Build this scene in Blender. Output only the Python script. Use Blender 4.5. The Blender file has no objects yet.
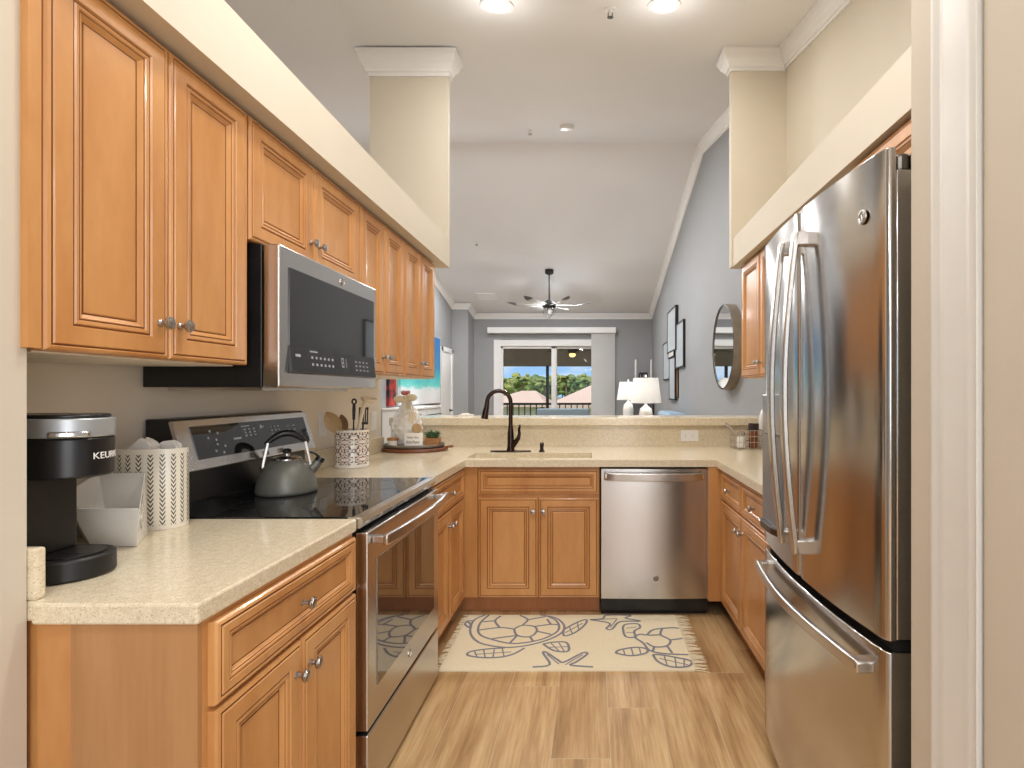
import bpy, bmesh, math, random
from mathutils import Vector, Matrix
random.seed(7)
C = bpy.context.scene
COL = C.collection
PI = math.pi
# ------------------------------------------------------------------ camera
F, H, VX, VY = 520.0, 1.307, 592.0, 392.0          # focal length (px), eye height, vanishing point
cam_d = bpy.data.cameras.new('camera'); cam = bpy.data.objects.new('camera', cam_d); COL.objects.link(cam)
cam.location = (0, 0, H); cam.rotation_euler = (PI/2, 0, 0)
cam_d.lens = F/1024*36; cam_d.sensor_width = 36
cam_d.shift_x = -(VX-512)/1024; cam_d.shift_y = (VY-384)/1024
cam_d.clip_start = .05; cam_d.clip_end = 500
C.camera = cam
# ------------------------------------------------------------------ view, world, sun
C.view_settings.view_transform = 'Standard'; C.view_settings.look = 'None'
C.view_settings.exposure = 0.0; C.view_settings.gamma = 1; C.view_settings.use_curve_mapping = False
W = bpy.data.worlds.new('sky'); C.world = W; W.use_nodes = True
def build_world():
    nt = W.node_tree; n = nt.nodes; l = nt.links; n.clear()
    tc = n.new('ShaderNodeTexCoord'); sep = n.new('ShaderNodeSeparateXYZ'); l.new(tc.outputs['Generated'], sep.inputs[0])
    mp = n.new('ShaderNodeMapping'); mp.inputs['Scale'].default_value = (1, 1, 5); l.new(tc.outputs['Generated'], mp.inputs[0])
    no = n.new('ShaderNodeTexNoise'); no.inputs['Scale'].default_value = 5.5; no.inputs['Detail'].default_value = 7; l.new(mp.outputs[0], no.inputs['Vector'])
    cr = n.new('ShaderNodeValToRGB'); cr.color_ramp.elements[0].position = .38; cr.color_ramp.elements[1].position = .58
    l.new(no.outputs['Fac'], cr.inputs[0])
    sk = n.new('ShaderNodeValToRGB'); e = sk.color_ramp.elements
    e[0].position = .0; e[0].color = (.40, .66, 1.0, 1); e[1].position = .5; e[1].color = (.10, .30, .85, 1)
    l.new(sep.outputs['Z'], sk.inputs[0])
    mx = n.new('ShaderNodeMixRGB'); l.new(cr.outputs[0], mx.inputs[0]); l.new(sk.outputs[0], mx.inputs[1]); mx.inputs[2].default_value = (1, 1, 1, 1)
    gt = n.new('ShaderNodeMath'); gt.operation = 'GREATER_THAN'; gt.inputs[1].default_value = -.01; l.new(sep.outputs['Z'], gt.inputs[0])
    m2 = n.new('ShaderNodeMixRGB'); l.new(gt.outputs[0], m2.inputs[0]); m2.inputs[1].default_value = (.42, .38, .32, 1); l.new(mx.outputs[0], m2.inputs[2])
    bg = n.new('ShaderNodeBackground'); bg.inputs['Strength'].default_value = 1.05; l.new(m2.outputs[0], bg.inputs[0])
    o = n.new('ShaderNodeOutputWorld'); l.new(bg.outputs[0], o.inputs[0])
build_world()
def light(name, kind, loc, energy, color=(1, 1, 1), size=.3, rot=(0, 0, 0), size_y=None, spread=None, angle=None):
    d = bpy.data.lights.new(name, kind); d.energy = energy; d.color = color
    if kind == 'AREA':
        d.size = size
        d.shape = 'DISK'
        if size_y: d.shape = 'RECTANGLE'; d.size_y = size_y
        if spread: d.spread = spread
    elif kind == 'POINT': d.shadow_soft_size = size
    elif kind == 'SUN': d.angle = angle or .02
    elif kind == 'SPOT': d.shadow_soft_size = size; d.spot_size = angle or 2.6; d.spot_blend = .9
    o = bpy.data.objects.new(name, d); COL.objects.link(o); o.location = loc; o.rotation_euler = rot
    return o
light('sun', 'SUN', (0, 20, 20), 3.2, (1, .95, .86), rot=(math.radians(38), 0, math.radians(-35)))
WARM = (1, .975, .945); NEUT = (.975, .985, 1); DAY = (.90, .95, 1)
def zc(y):                                            # height of the vaulted ceiling at depth y
    return 2.80+.2375*y if y < 6.19 else 4.27-.2308*(y-6.19)
# ceiling cans of the kitchen (two in view, the others unseen, added to light the near kitchen)
CANS = [(-.54, 2.95), (.41, 2.95), (-.45, 1.35), (.30, 1.35), (-.3, -.2)]
for i, (x, y) in enumerate(CANS):
    light('can_lamp', 'AREA', (x, y, zc(y)-.03), (8.5, 8.5, 13, 13.5, 11)[i], WARM, size=.16, rot=(math.atan(.2375), 0, 0))
for x, y in [(-1.9, 5.2), (-.5, 5.2), (-2.0, 7.4), (-.5, 7.4), (-2.1, 9.6), (-.3, 9.6)]:  # unseen lamps added to brighten the living room
    light('living_fill', 'AREA', (x, y, zc(y)-.03), 36, NEUT, size=.16, rot=(math.atan(.2375) if y < 6.19 else -math.atan(.2308), 0, 0))
light('fan_fill', 'POINT', (-.775, 9.45, 2.75), 40, NEUT, size=.06)  # added at the fan to brighten the ceiling
for x, y in CANS[:2]:  # extra points under the cans, added to brighten the ceiling around them
    light('can_halo_fill', 'POINT', (x, y, zc(y)-.20), 1.6, WARM, size=.05)
light('hall_fill', 'AREA', (0, -1.2, 2.35), 18, NEUT, size=.6)  # added overhead fill behind the camera, no fixture known there
light('rear_fill', 'AREA', (.75, -1.7, 1.45), 36, (.97, .98, 1), size=1.5, size_y=1.7, rot=(PI/2, 0, math.radians(22)))   # added fill light behind the camera, no window there

# ------------------------------------------------------------------ helpers: materials
def s2l(c):
    return tuple(((v/255)/12.92 if v/255 <= .04045 else ((v/255+.055)/1.055)**2.4) for v in c)
def rgba(c): return (*s2l(c), 1)
MATS = {}
class NT:
    def __init__(s, name):
        s.m = bpy.data.materials.new(name); s.m.use_nodes = True
        s.n = s.m.node_tree.nodes; s.l = s.m.node_tree.links
        s.b = s.n['Principled BSDF']
        MATS[name] = s.m
    def new(s, t, **kw):
        x = s.n.new(t)
        for k, v in kw.items(): setattr(x, k, v)
        return x
    def link(s, a, b): s.l.new(a, b)
    def math(s, op, a, b=None):
        x = s.new('ShaderNodeMath', operation=op)
        for i, v in enumerate((a, b)):
            if v is None: continue
            if isinstance(v, (int, float)): x.inputs[i].default_value = v
            else: s.link(v, x.inputs[i])
        return x.outputs[0]
    def mix(s, f, a, b, mode='MIX'):
        x = s.new('ShaderNodeMixRGB', blend_type=mode)
        for i, v in enumerate((f, a, b)):
            if isinstance(v, (int, float)): x.inputs[i].default_value = v
            elif isinstance(v, tuple): x.inputs[i].default_value = v
            else: s.link(v, x.inputs[i])
        return x.outputs[0]
    def coords(s, scale=(1, 1, 1), kind='Object'):
        tc = s.new('ShaderNodeTexCoord'); mp = s.new('ShaderNodeMapping'); mp.inputs['Scale'].default_value = scale
        s.link(tc.outputs[kind], mp.inputs[0]); return mp.outputs[0]
    def noise(s, vec, scale, detail=3, rough=.5):
        x = s.new('ShaderNodeTexNoise'); x.inputs['Scale'].default_value = scale; x.inputs['Detail'].default_value = detail
        x.inputs['Roughness'].default_value = rough; s.link(vec, x.inputs['Vector']); return x.outputs['Fac']
    def ramp(s, f, stops):
        x = s.new('ShaderNodeValToRGB'); e = x.color_ramp.elements
        while len(e) < len(stops): e.new(.5)
        for i, (p, c) in enumerate(stops): e[i].position = p; e[i].color = c if len(c) == 4 else (*c, 1)
        s.link(f, x.inputs[0]); return x.outputs[0]
    def bump(s, h, strength, dist=.002):
        x = s.new('ShaderNodeBump'); x.inputs['Strength'].default_value = strength; x.inputs['Distance'].default_value = dist
        s.link(h, x.inputs['Height']); s.link(x.outputs[0], s.b.inputs['Normal'])
    def base(s, v):
        if isinstance(v, tuple): s.b.inputs['Base Color'].default_value = v
        else: s.link(v, s.b.inputs['Base Color'])
    def set(s, rough=.5, metal=0, coat=0, spec=None):
        s.b.inputs['Roughness'].default_value = rough; s.b.inputs['Metallic'].default_value = metal
        if coat: s.b.inputs['Coat Weight'].default_value = coat; s.b.inputs['Coat Roughness'].default_value = .12
        if spec is not None: s.b.inputs['Specular IOR Level'].default_value = spec
def plain(name, c, rough=.5, metal=0, amt=.06, scale=20, bump=0, bscale=200, stretch=(1, 1, 1), coat=0):
    t = NT(name); v = t.coords(stretch); a = s2l(c)
    lo = tuple(x*(1-amt) for x in a)+(1,); hi = tuple(min(1, x*(1+amt)) for x in a)+(1,)
    t.base(t.ramp(t.noise(v, scale), [(.3, lo), (.7, hi)])); t.set(rough, metal, coat)
    if bump: t.bump(t.noise(v, bscale, 2), bump, .001)
    return t.m
def wood(name, c_lo, c_hi, rough=.32, stretch=(9, 9, .9), coat=.15):
    t = NT(name); tc = t.new('ShaderNodeTexCoord'); oi = t.new('ShaderNodeObjectInfo')
    ad = t.new('ShaderNodeVectorMath', operation='ADD'); sc = t.new('ShaderNodeVectorMath', operation='SCALE')
    cmb = t.new('ShaderNodeCombineXYZ')
    for i in range(3): t.link(oi.outputs['Random'], cmb.inputs[i])
    t.link(cmb.outputs[0], sc.inputs[0]); sc.inputs['Scale'].default_value = 13
    t.link(tc.outputs['Object'], ad.inputs[0]); t.link(sc.outputs[0], ad.inputs[1])
    mp = t.new('ShaderNodeMapping'); mp.inputs['Scale'].default_value = stretch; t.link(ad.outputs[0], mp.inputs[0])
    mp2 = t.new('ShaderNodeMapping'); mp2.inputs['Scale'].default_value = tuple(v*9 for v in stretch); t.link(ad.outputs[0], mp2.inputs[0])
    f = t.math('ADD', t.math('MULTIPLY', t.noise(mp.outputs[0], 1.0, 5, .6), .84), t.math('MULTIPLY', t.noise(mp2.outputs[0], 1.0, 3), .16))
    t.base(t.ramp(f, [(.33, rgba(c_lo)), (.66, rgba(c_hi))])); t.set(rough, 0, coat)
    return t.m
MAPLE = wood('honey_maple', (184, 125, 69), (210, 155, 96), stretch=(5, 5, 1.3))
MAPLE2 = wood('maple_veneer', (164, 116, 72), (188, 140, 92), rough=.4)
TOEK = wood('toe_kick_wood', (168, 108, 64), (188, 126, 78), rough=.5)
GLAZE = plain('umber_glaze', (104, 58, 24), .5)
PLYW = plain('cabinet_underside', (232, 222, 205), .5)
WOODB = wood('walnut_board', (96, 52, 30), (140, 84, 52), rough=.4, stretch=(2, 20, 20))
WOODU = wood('utensil_wood', (176, 138, 96), (208, 176, 130), rough=.5, stretch=(20, 20, 4), coat=0)
WOODD = wood('drawer_box_wood', (140, 92, 50), (176, 124, 74), rough=.5, stretch=(4, 20, 20), coat=0)
CREAM = plain('cream_paint', (213, 203, 184), .65, amt=.015, scale=3, bump=.12, bscale=160)
BEIGE = plain('beige_paint_brightened', (232, 222, 206), .6, amt=.02, scale=3, bump=.15, bscale=160)  # left wall beige, lightened to make up for weak light under the cabinets
STUBP = plain('beige_paint_dimmed', (208, 198, 180), .6, amt=.02, scale=3, bump=.15, bscale=160)  # same beige, darkened to offset the strong light on the near walls
GREY = plain('grey_paint', (154, 155, 156), .65, amt=.02, scale=2, bump=.12, bscale=160)
CEILM = plain('ceiling_paint', (236, 236, 237), .8, amt=.012, scale=1.5, bump=.2, bscale=120)
TRIM = plain('white_trim_paint', (240, 239, 237), .35, amt=.01)
TRIM2 = plain('casing_paint', (228, 226, 220), .3, amt=.01)
BLACKP = plain('black_plastic', (24, 24, 25), .32, amt=.2)
BLACKM = plain('matte_black', (20, 19, 19), .45, amt=.2)
RUBBER = plain('dark_seal', (12, 12, 13), .7)
BRONZE = plain('oil_rubbed_bronze', (58, 44, 38), .24, .8, amt=.2, scale=40)
PEWTER = plain('pewter', (178, 174, 170), .3, 1, amt=.15, scale=120)
CHROME = plain('chrome', (205, 205, 208), .16, 1, amt=.02)
WHITEC = plain('white_ceramic', (238, 234, 226), .25, amt=.02, coat=.3)
WHITEP = plain('white_plastic', (240, 238, 234), .4, amt=.01)
PAPER = plain('filter_paper', (244, 240, 232), .9, amt=.02)
CREAMP = plain('cream_plastic', (232, 216, 188), .45, amt=.03)
KETTLE = plain('grey_green_enamel', (112, 112, 104), .42, .3, amt=.04, scale=60)
GALV = plain('galvanised_metal', (150, 148, 146), .35, .9, amt=.12, scale=40)
def black_glass():
    t = NT('black_ceramic_glass'); t.base(t.ramp(t.noise(t.coords(), 300), [(.3, (.008, .008, .009, 1)), (.7, (.014, .013, .013, 1))]))
    t.set(.04, 0, 0, .8); return t.m
BGLASS = black_glass()
def oven_glass():
    t = NT('oven_window_glass'); t.base(t.ramp(t.noise(t.coords(), 200), [(.3, (.012, .010, .009, 1)), (.7, (.02, .017, .014, 1))]))
    t.set(.03, 0, 0, 1.0); t.b.inputs['IOR'].default_value = 2.3; return t.m
OGLASS = oven_glass()
def steel(name, c, rough, brush, aniso=.75, rot=0.0, amt=.04):
    t = NT(name); v = t.coords(brush); a = s2l(c); nf = t.noise(v, 1.0, 3)
    t.base(t.ramp(nf, [(.25, tuple(x*(1-amt) for x in a)+(1,)), (.75, tuple(min(1, x*(1+amt)) for x in a)+(1,))]))
    t.set(rough, 1); t.b.inputs['Anisotropic'].default_value = aniso; t.b.inputs['Anisotropic Rotation'].default_value = rot
    tg = t.new('ShaderNodeTangent'); tg.direction_type = 'RADIAL'; tg.axis = 'Z'; t.link(tg.outputs[0], t.b.inputs['Tangent'])
    t.bump(nf, .03, .0006); return t.m
STEEL = steel('brushed_stainless', (198, 194, 190), .24, (4, 4, 300), rot=.25)
STEELF = steel('fridge_stainless', (196, 193, 190), .17, (4, 4, 300), rot=.25)
STEELB = plain('smooth_stainless', (205, 201, 196), .27, 1, amt=.03)
STEELD = plain('dark_stainless', (110, 106, 102), .3, 1, amt=.05)
def stone():
    t = NT('speckled_stone'); v = t.coords()
    big = t.ramp(t.noise(v, 60, 4, .7), [(.35, rgba((214, 199, 170))), (.65, rgba((230, 217, 190)))])
    vo = t.new('ShaderNodeTexVoronoi'); vo.inputs['Scale'].default_value = 480; t.link(v, vo.inputs['Vector'])
    sp = t.ramp(vo.outputs['Color'], [(.16, (0, 0, 0, 1)), (.24, (1, 1, 1, 1))])
    c1 = t.mix(sp, rgba((192, 174, 142)), big)
    vo2 = t.new('ShaderNodeTexVoronoi'); vo2.inputs['Scale'].default_value = 420; t.link(v, vo2.inputs['Vector'])
    sp2 = t.ramp(vo2.outputs['Color'], [(.80, (0, 0, 0, 1)), (.88, (1, 1, 1, 1))])
    t.base(t.mix(sp2, c1, rgba((236, 226, 202)))); t.set(.16, 0, .1); return t.m
STONE = stone()
def planks():
    t = NT('wood_look_tile'); tc = t.new('ShaderNodeTexCoord'); sep = t.new('ShaderNodeSeparateXYZ'); t.link(tc.outputs['Object'], sep.inputs[0])
    w, L, g = .2135, 1.22, .0028
    u = t.math('DIVIDE', t.math('SUBTRACT', sep.outputs['X'], .065), w); iu = t.math('FLOOR', u); fu = t.math('SUBTRACT', u, iu)
    wn = t.new('ShaderNodeTexWhiteNoise', noise_dimensions='1D'); t.link(t.math('ADD', iu, 17.3), wn.inputs['W'])
    vv = t.math('ADD', t.math('DIVIDE', sep.outputs['Y'], L), wn.outputs['Value']); iv = t.math('FLOOR', vv); fv = t.math('SUBTRACT', vv, iv)
    cb = t.new('ShaderNodeCombineXYZ'); t.link(iu, cb.inputs[0]); t.link(iv, cb.inputs[1])
    w2 = t.new('ShaderNodeTexWhiteNoise', noise_dimensions='2D'); t.link(cb.outputs[0], w2.inputs['Vector'])
    off = t.new('ShaderNodeCombineXYZ'); t.link(t.math('MULTIPLY', w2.outputs['Value'], 31.0), off.inputs[2])
    ad = t.new('ShaderNodeVectorMath', operation='ADD'); t.link(tc.outputs['Object'], ad.inputs[0]); t.link(off.outputs[0], ad.inputs[1])
    mp = t.new('ShaderNodeMapping'); mp.inputs['Scale'].default_value = (13, 1.3, 3); t.link(ad.outputs[0], mp.inputs[0])
    mp2 = t.new('ShaderNodeMapping'); mp2.inputs['Scale'].default_value = (110, 5, 3); t.link(ad.outputs[0], mp2.inputs[0])
    f = t.math('ADD', t.math('MULTIPLY', t.noise(mp.outputs[0], 1, 5, .62), .7), t.math('MULTIPLY', t.noise(mp2.outputs[0], 1, 3), .3))
    c = t.ramp(f, [(.30, rgba((132, 98, 62))), (.47, rgba((186, 150, 104))), (.66, rgba((222, 190, 142)))])
    c = t.mix(t.math('MULTIPLY', w2.outputs['Value'], .28), c, rgba((158, 120, 78)))
    e1 = t.math('LESS_THAN', fu, g/w); e2 = t.math('LESS_THAN', fv, g/L)
    gr = t.math('MAXIMUM', e1, e2)
    t.base(t.mix(gr, c, rgba((196, 174, 142)))); t.set(.34, 0); return t.m
PLANK = planks()
def emis(name, c, st, base=(255, 255, 255)):
    t = NT(name); t.base(t.ramp(t.noise(t.coords(), 5), [(.3, rgba(base)), (.7, rgba(base))]))
    t.b.inputs['Emission Color'].default_value = rgba(c); t.b.inputs['Emission Strength'].default_value = st; return t.m
CANLIT = emis('lit_lamp_lens', (255, 244, 225), 9)
ICONW = emis('control_icon_white', (235, 238, 240), .10, (150, 152, 154))
def pane():
    t = NT('clear_glass_pane'); t.n.remove(t.b)
    tr = t.new('ShaderNodeBsdfTransparent'); gl = t.new('ShaderNodeBsdfGlossy'); gl.inputs['Roughness'].default_value = .02
    fr = t.new('ShaderNodeFresnel'); fr.inputs['IOR'].default_value = 1.35
    ns = t.noise(t.coords(), 3); tint = t.ramp(ns, [(.2, (.95, .97, .97, 1)), (.8, (.97, .985, .985, 1))]); t.link(tint, tr.inputs[0])
    mx = t.new('ShaderNodeMixShader'); t.link(fr.outputs[0], mx.inputs[0]); t.link(tr.outputs[0], mx.inputs[1]); t.link(gl.outputs[0], mx.inputs[2])
    t.link(mx.outputs[0], t.n['Material Output'].inputs[0]); return t.m
PANE = pane()
MIRROR = plain('mirror_silver', (235, 238, 240), .015, 1, amt=.005)
def shade_mat():
    t = NT('lamp_shade_linen'); t.n.remove(t.b)
    d = t.new('ShaderNodeBsdfDiffuse'); tl = t.new('ShaderNodeBsdfTranslucent'); v = t.coords((1, 1, 1))
    col = t.ramp(t.noise(v, 220), [(.3, (.80, .79, .77, 1)), (.7, (.86, .85, .83, 1))]); t.link(col, d.inputs[0]); t.link(col, tl.inputs[0])
    mx = t.new('ShaderNodeMixShader'); mx.inputs[0].default_value = .45; t.link(d.outputs[0], mx.inputs[1]); t.link(tl.outputs[0], mx.inputs[2])
    t.link(mx.outputs[0], t.n['Material Output'].inputs[0]); return t.m
SHADE = shade_mat()

# ------------------------------------------------------------------ helpers: geometry
class MB:
    def __init__(s): s.v = []; s.f = []; s.m = []
    def face(s, pts, m=0):
        b = len(s.v); s.v += [tuple(p) for p in pts]; s.f.append(list(range(b, b+len(pts)))); s.m.append(m); return s
    def grid(s, rows, m=0, closed_u=False, closed_v=False, flip=False):
        b = len(s.v); nr = len(rows); nc = len(rows[0])
        for r in rows: s.v += [tuple(p) for p in r]
        for i in range(nr if closed_v else nr-1):
            for j in range(nc if closed_u else nc-1):
                a, c = b+i*nc, b+((i+1) % nr)*nc; j2 = (j+1) % nc
                q = [a+j, a+j2, c+j2, c+j]
                s.f.append(q[::-1] if flip else q); s.m.append(m[i] if isinstance(m, list) else m)
        return s
    def box(s, x0, x1, y0, y1, z0, z1, m=0):
        b = len(s.v)
        s.v += [(x, y, z) for z in (z0, z1) for x, y in ((x0, y0), (x1, y0), (x1, y1), (x0, y1))]
        for q in ((3, 2, 1, 0), (4, 5, 6, 7), (0, 1, 5, 4), (1, 2, 6, 5), (2, 3, 7, 6), (3, 0, 4, 7)):
            s.f.append([b+i for i in q]); s.m.append(m)
        return s
    def prism(s, poly, z0, z1, m=0, ax='z', top=None):
        """extrude a 2-D polygon; ax = axis of extrusion; top = other polygon for the far end"""
        def P(p, h):
            if ax == 'z': return (p[0], p[1], h)
            if ax == 'x': return (h, p[0], p[1])
            return (p[0], h, p[1])
        n = len(poly); b = len(s.v); top = top or poly
        s.v += [P(p, z0) for p in poly]+[P(p, z1) for p in top]
        for i in range(n):
            j = (i+1) % n; s.f.append([b+i, b+j, b+n+j, b+n+i]); s.m.append(m)
        s.f.append([b+i for i in range(n)][::-1]); s.m.append(m)
        s.f.append([b+n+i for i in range(n)]); s.m.append(m)
        return s
    def lathe(s, prof, c=(0, 0, 0), n=32, ax='z', m=0, sx=1, sy=1):
        """prof: (radius, height) list; m int or list per band"""
        rows = []
        for r, h in prof:
            row = []
            for i in range(n):
                a = 2*PI*i/n; p, q = r*math.cos(a)*sx, r*math.sin(a)*sy
                if ax == 'z': row.append((c[0]+p, c[1]+q, c[2]+h))
                elif ax == 'y': row.append((c[0]+p, c[1]+h, c[2]-q))
                else: row.append((c[0]+h, c[1]+p, c[2]+q))
            rows.append(row)
        s.grid(rows, m, closed_u=True)
        b0 = len(s.v)-len(prof)*n
        m0, m1 = (m[0], m[-1]) if isinstance(m, list) else (m, m)
        if prof[0][0] > 1e-6: s.f.append([b0+i for i in range(n)][::-1]); s.m.append(m0)
        if prof[-1][0] > 1e-6: s.f.append([len(s.v)-n+i for i in range(n)]); s.m.append(m1)
        return s
    def tube(s, pts, r, n=12, m=0, caps=True):
        pts = [Vector(p) for p in pts]; rows = []; up = None
        for i, p in enumerate(pts):
            t = (pts[min(i+1, len(pts)-1)]-pts[max(i-1, 0)]).normalized()
            if up is None:
                up = t.orthogonal().normalized()
            up = (up-t*up.dot(t)).normalized(); sd = t.cross(up)
            rr = r[i] if isinstance(r, (list, tuple)) else r
            rows.append([p+(up*math.cos(2*PI*k/n)+sd*math.sin(2*PI*k/n))*rr for k in range(n)])
        s.grid(rows, m, closed_u=True)
        if caps:
            b = len(s.v)-len(pts)*n
            s.f.append([b+i for i in range(n)][::-1]); s.m.append(m); s.f.append([len(s.v)-n+i for i in range(n)]); s.m.append(m)
        return s
    def sweep(s, pts, hw, hh, m=0, upv=(0, 0, 1)):
        """rectangular bar of half width hw (sideways), half height hh (along upv)"""
        pts = [Vector(p) for p in pts]; rows = []; U = Vector(upv)
        for i, p in enumerate(pts):
            t = (pts[min(i+1, len(pts)-1)]-pts[max(i-1, 0)]).normalized()
            sd = t.cross(U).normalized(); u = sd.cross(t)
            a = hw[i] if isinstance(hw, list) else hw; b = hh[i] if isinstance(hh, list) else hh
            rows.append([p+sd*a+u*b, p-sd*a+u*b, p-sd*a-u*b, p+sd*a-u*b])
        s.grid(rows, m, closed_u=True)
        b = len(s.v)-len(pts)*4
        s.f.append([b, b+1, b+2, b+3][::-1]); s.m.append(m); s.f.append([len(s.v)-4+i for i in range(4)]); s.m.append(m)
        return s
    def ball(s, c, r, n=20, m=0, sx=1, sy=1, sz=1, rn=12):
        prof = [(r*math.sin(PI*i/rn), -r*math.cos(PI*i/rn)*sz) for i in range(rn+1)]
        prof[0] = (1e-5, -r*sz); prof[-1] = (1e-5, r*sz)
        return s.lathe(prof, c, n, 'z', m, sx, sy)
    def build(s, name, mats, parent=None, bevel=0, smooth=None, seg=2, merge=True):
        me = bpy.data.meshes.new(name); me.from_pydata(s.v, [], s.f)
        mats = mats if isinstance(mats, (list, tuple)) else [mats]
        for mt in mats: me.materials.append(mt)
        me.polygons.foreach_set('material_index', s.m)
        bm = bmesh.new(); bm.from_mesh(me)
        if merge: bmesh.ops.remove_doubles(bm, verts=bm.verts, dist=1e-5)
        bmesh.ops.recalc_face_normals(bm, faces=bm.faces)
        bm.to_mesh(me); bm.free()
        if smooth:
            me.polygons.foreach_set('use_smooth', [True]*len(me.polygons)); me.set_sharp_from_angle(angle=math.radians(smooth))
        me.update()
        o = bpy.data.objects.new(name, me); COL.objects.link(o)
        if parent: o.parent = parent
        if bevel:
            b = o.modifiers.new('bevel', 'BEVEL'); b.width = bevel; b.segments = seg; b.limit_method = 'ANGLE'; b.angle_limit = math.radians(35)
            if hasattr(b, 'harden_normals'): b.harden_normals = False
        return o
def tag(o, label, cat, group=None, kind=None):
    if label: o['label'] = label
    if cat: o['category'] = cat
    if group: o['group'] = group
    if kind: o['kind'] = kind
    return o
def thing(name, label, cat, loc=(0, 0, 0), rz=0, group=None):
    o = bpy.data.objects.new(name, None); COL.objects.link(o); o.location = loc; o.rotation_euler = (0, 0, rz); o.empty_display_size = .05
    return tag(o, label, cat, group)
def copy_tree(o, parent=None):
    c = o.copy(); COL.objects.link(c)
    if parent: c.parent = parent; c.matrix_parent_inverse = o.matrix_parent_inverse
    for ch in list(o.children): copy_tree(ch, c)
    return c
def struct(o): o['kind'] = 'structure'; return o
LEFT, RIGHT = PI/2, -PI/2     # rotations: local front (-y) faces the room from the left / right wall
def arc(c, r, a0, a1, n, plane='xz', y=0):
    out = []
    for i in range(n+1):
        a = math.radians(a0+(a1-a0)*i/n); out.append((c[0]+r*math.cos(a), c[1]+r*math.sin(a)))
    return out
def text_mesh(txt, size, extrude=.0004):
    cu = bpy.data.curves.new('lettering', 'FONT'); cu.body = txt; cu.size = size; cu.extrude = extrude; cu.align_x = 'LEFT'
    o = bpy.data.objects.new('lettering', cu); COL.objects.link(o)
    me = bpy.data.meshes.new_from_object(o.evaluated_get(bpy.context.evaluated_depsgraph_get()))
    bpy.data.objects.remove(o); bpy.data.curves.remove(cu); return me
def lettering(name, txt, size, fn, mat, parent):
    me = text_mesh(txt, size)
    xs = [v.co.x for v in me.vertices]; ys = [v.co.y for v in me.vertices]
    cx, cy = (min(xs)+max(xs))/2, (min(ys)+max(ys))/2
    for v in me.vertices: v.co = Vector(fn(v.co.x-cx, v.co.y-cy, v.co.z))
    me.materials.clear(); me.materials.append(mat)
    o = bpy.data.objects.new(name, me); COL.objects.link(o); o.parent = parent; return o

# ------------------------------------------------------------------ room shell
XL, XR, XLL, YF = -1.40, 1.33, -2.95, 11.5
b = MB(); b.box(XLL-.1, XR+.6, -2.2, YF+.15, -.06, 0); struct(b.build('floor', PLANK))
b = MB()
for y0, y1 in ((-2.2, 6.19), (6.19, YF+.2)):
    b.prism([(y0, zc(y0)), (y1, zc(y1)), (y1, zc(y1)+.1), (y0, zc(y0)+.1)], XLL-.15, XR+.15, ax='x')
struct(b.build('ceiling', CEILM))
ZB, ZT = 2.165, 2.355                                   # soffit underside and top
b = MB(); b.box(XL-.12, XL, .975, 3.45, 0, ZB); struct(b.build('wall_left', BEIGE))
b = MB(); b.box(XL-.12, -.984, .975, 3.56, ZB, ZT); struct(b.build('wall_left_soffit', CREAM))
b = MB(); b.box(-1.52, -.985, 3.56, 3.60, ZB, zc(3.56)+.02); struct(b.build('wall_left_column', CREAM))
b = MB(); b.box(XL-.4, -1.06, .75, .975, 0, 2.9); struct(b.build('wall_near_left', STUBP))
b = MB(); b.prism([(.80, 0), (3.60, 0), (3.60, zc(3.6)+.02), (.80, zc(.8)+.02)], XR, XR+.12, ax='x'); struct(b.build('wall_right', CREAM))
b = MB(); b.box(.965, XR, .93, 3.56, ZB, ZT); struct(b.build('wall_right_soffit', CREAM))
b = MB(); b.box(.955, XR, 3.56, 3.62, ZB, zc(3.56)+.02); struct(b.build('wall_right_column', CREAM))
b = MB(); b.prism([(3.60, 0), (6.19, 0), (YF+.1, 0), (YF+.1, zc(YF)+.02), (6.19, zc(6.19)+.02), (3.6, zc(3.6)+.02)], XR, XR+.12, ax='x'); struct(b.build('wall_right_living', GREY))
WY0, WY1, WZ0, WZ1 = 3.4, 7.0, .35, 2.6               # unseen living room window, added to let daylight in
b = MB()
for pl in ([(-2.2, 0), (WY0, 0), (WY0, zc(WY0)+.02), (-2.2, zc(-2.2)+.02)], [(WY0, 0), (WY1, 0), (WY1, WZ0), (WY0, WZ0)],
           [(WY0, WZ1), (WY1, WZ1), (WY1, zc(WY1)+.02), (6.19, zc(6.19)+.02), (WY0, zc(WY0)+.02)], [(WY1, 0), (YF+.1, 0), (YF+.1, zc(YF)+.02), (WY1, zc(WY1)+.02)]):
    b.prism(pl, XLL-.12, XLL, ax='x')
struct(b.build('wall_left_living', GREY, merge=False))
b = MB()
for y in (WY0, (WY0*2+WY1)/3-.03, (WY0+WY1*2)/3-.03, WY1-.06): b.box(XLL-.09, XLL-.02, y, y+.06, WZ0, WZ1)
b.box(XLL-.09, XLL-.02, WY0, WY1, WZ0, WZ0+.06); b.box(XLL-.09, XLL-.02, WY0, WY1, WZ1-.06, WZ1); w1 = struct(b.build('added_window_1', TRIM))
b = MB(); b.box(XLL-.06, XLL-.054, WY0+.06, WY1-.06, WZ0+.06, WZ1-.06); b.build('pane', PANE, w1)
b = MB(); b.box(XLL, -2.61, 10.95, YF, 0, zc(10.95)); struct(b.build('wall_left_jog', GREY))
DX0, DX1, DZ = -2.17, .02+.42, 2.46                  # patio door opening
b = MB(); b.box(XLL, DX0, YF, YF+.14, 0, 3.2); b.box(DX1, XR, YF, YF+.14, 0, 3.2); b.box(DX0, DX1, YF, YF+.14, DZ, 3.2); struct(b.build('wall_far', GREY))
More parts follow.
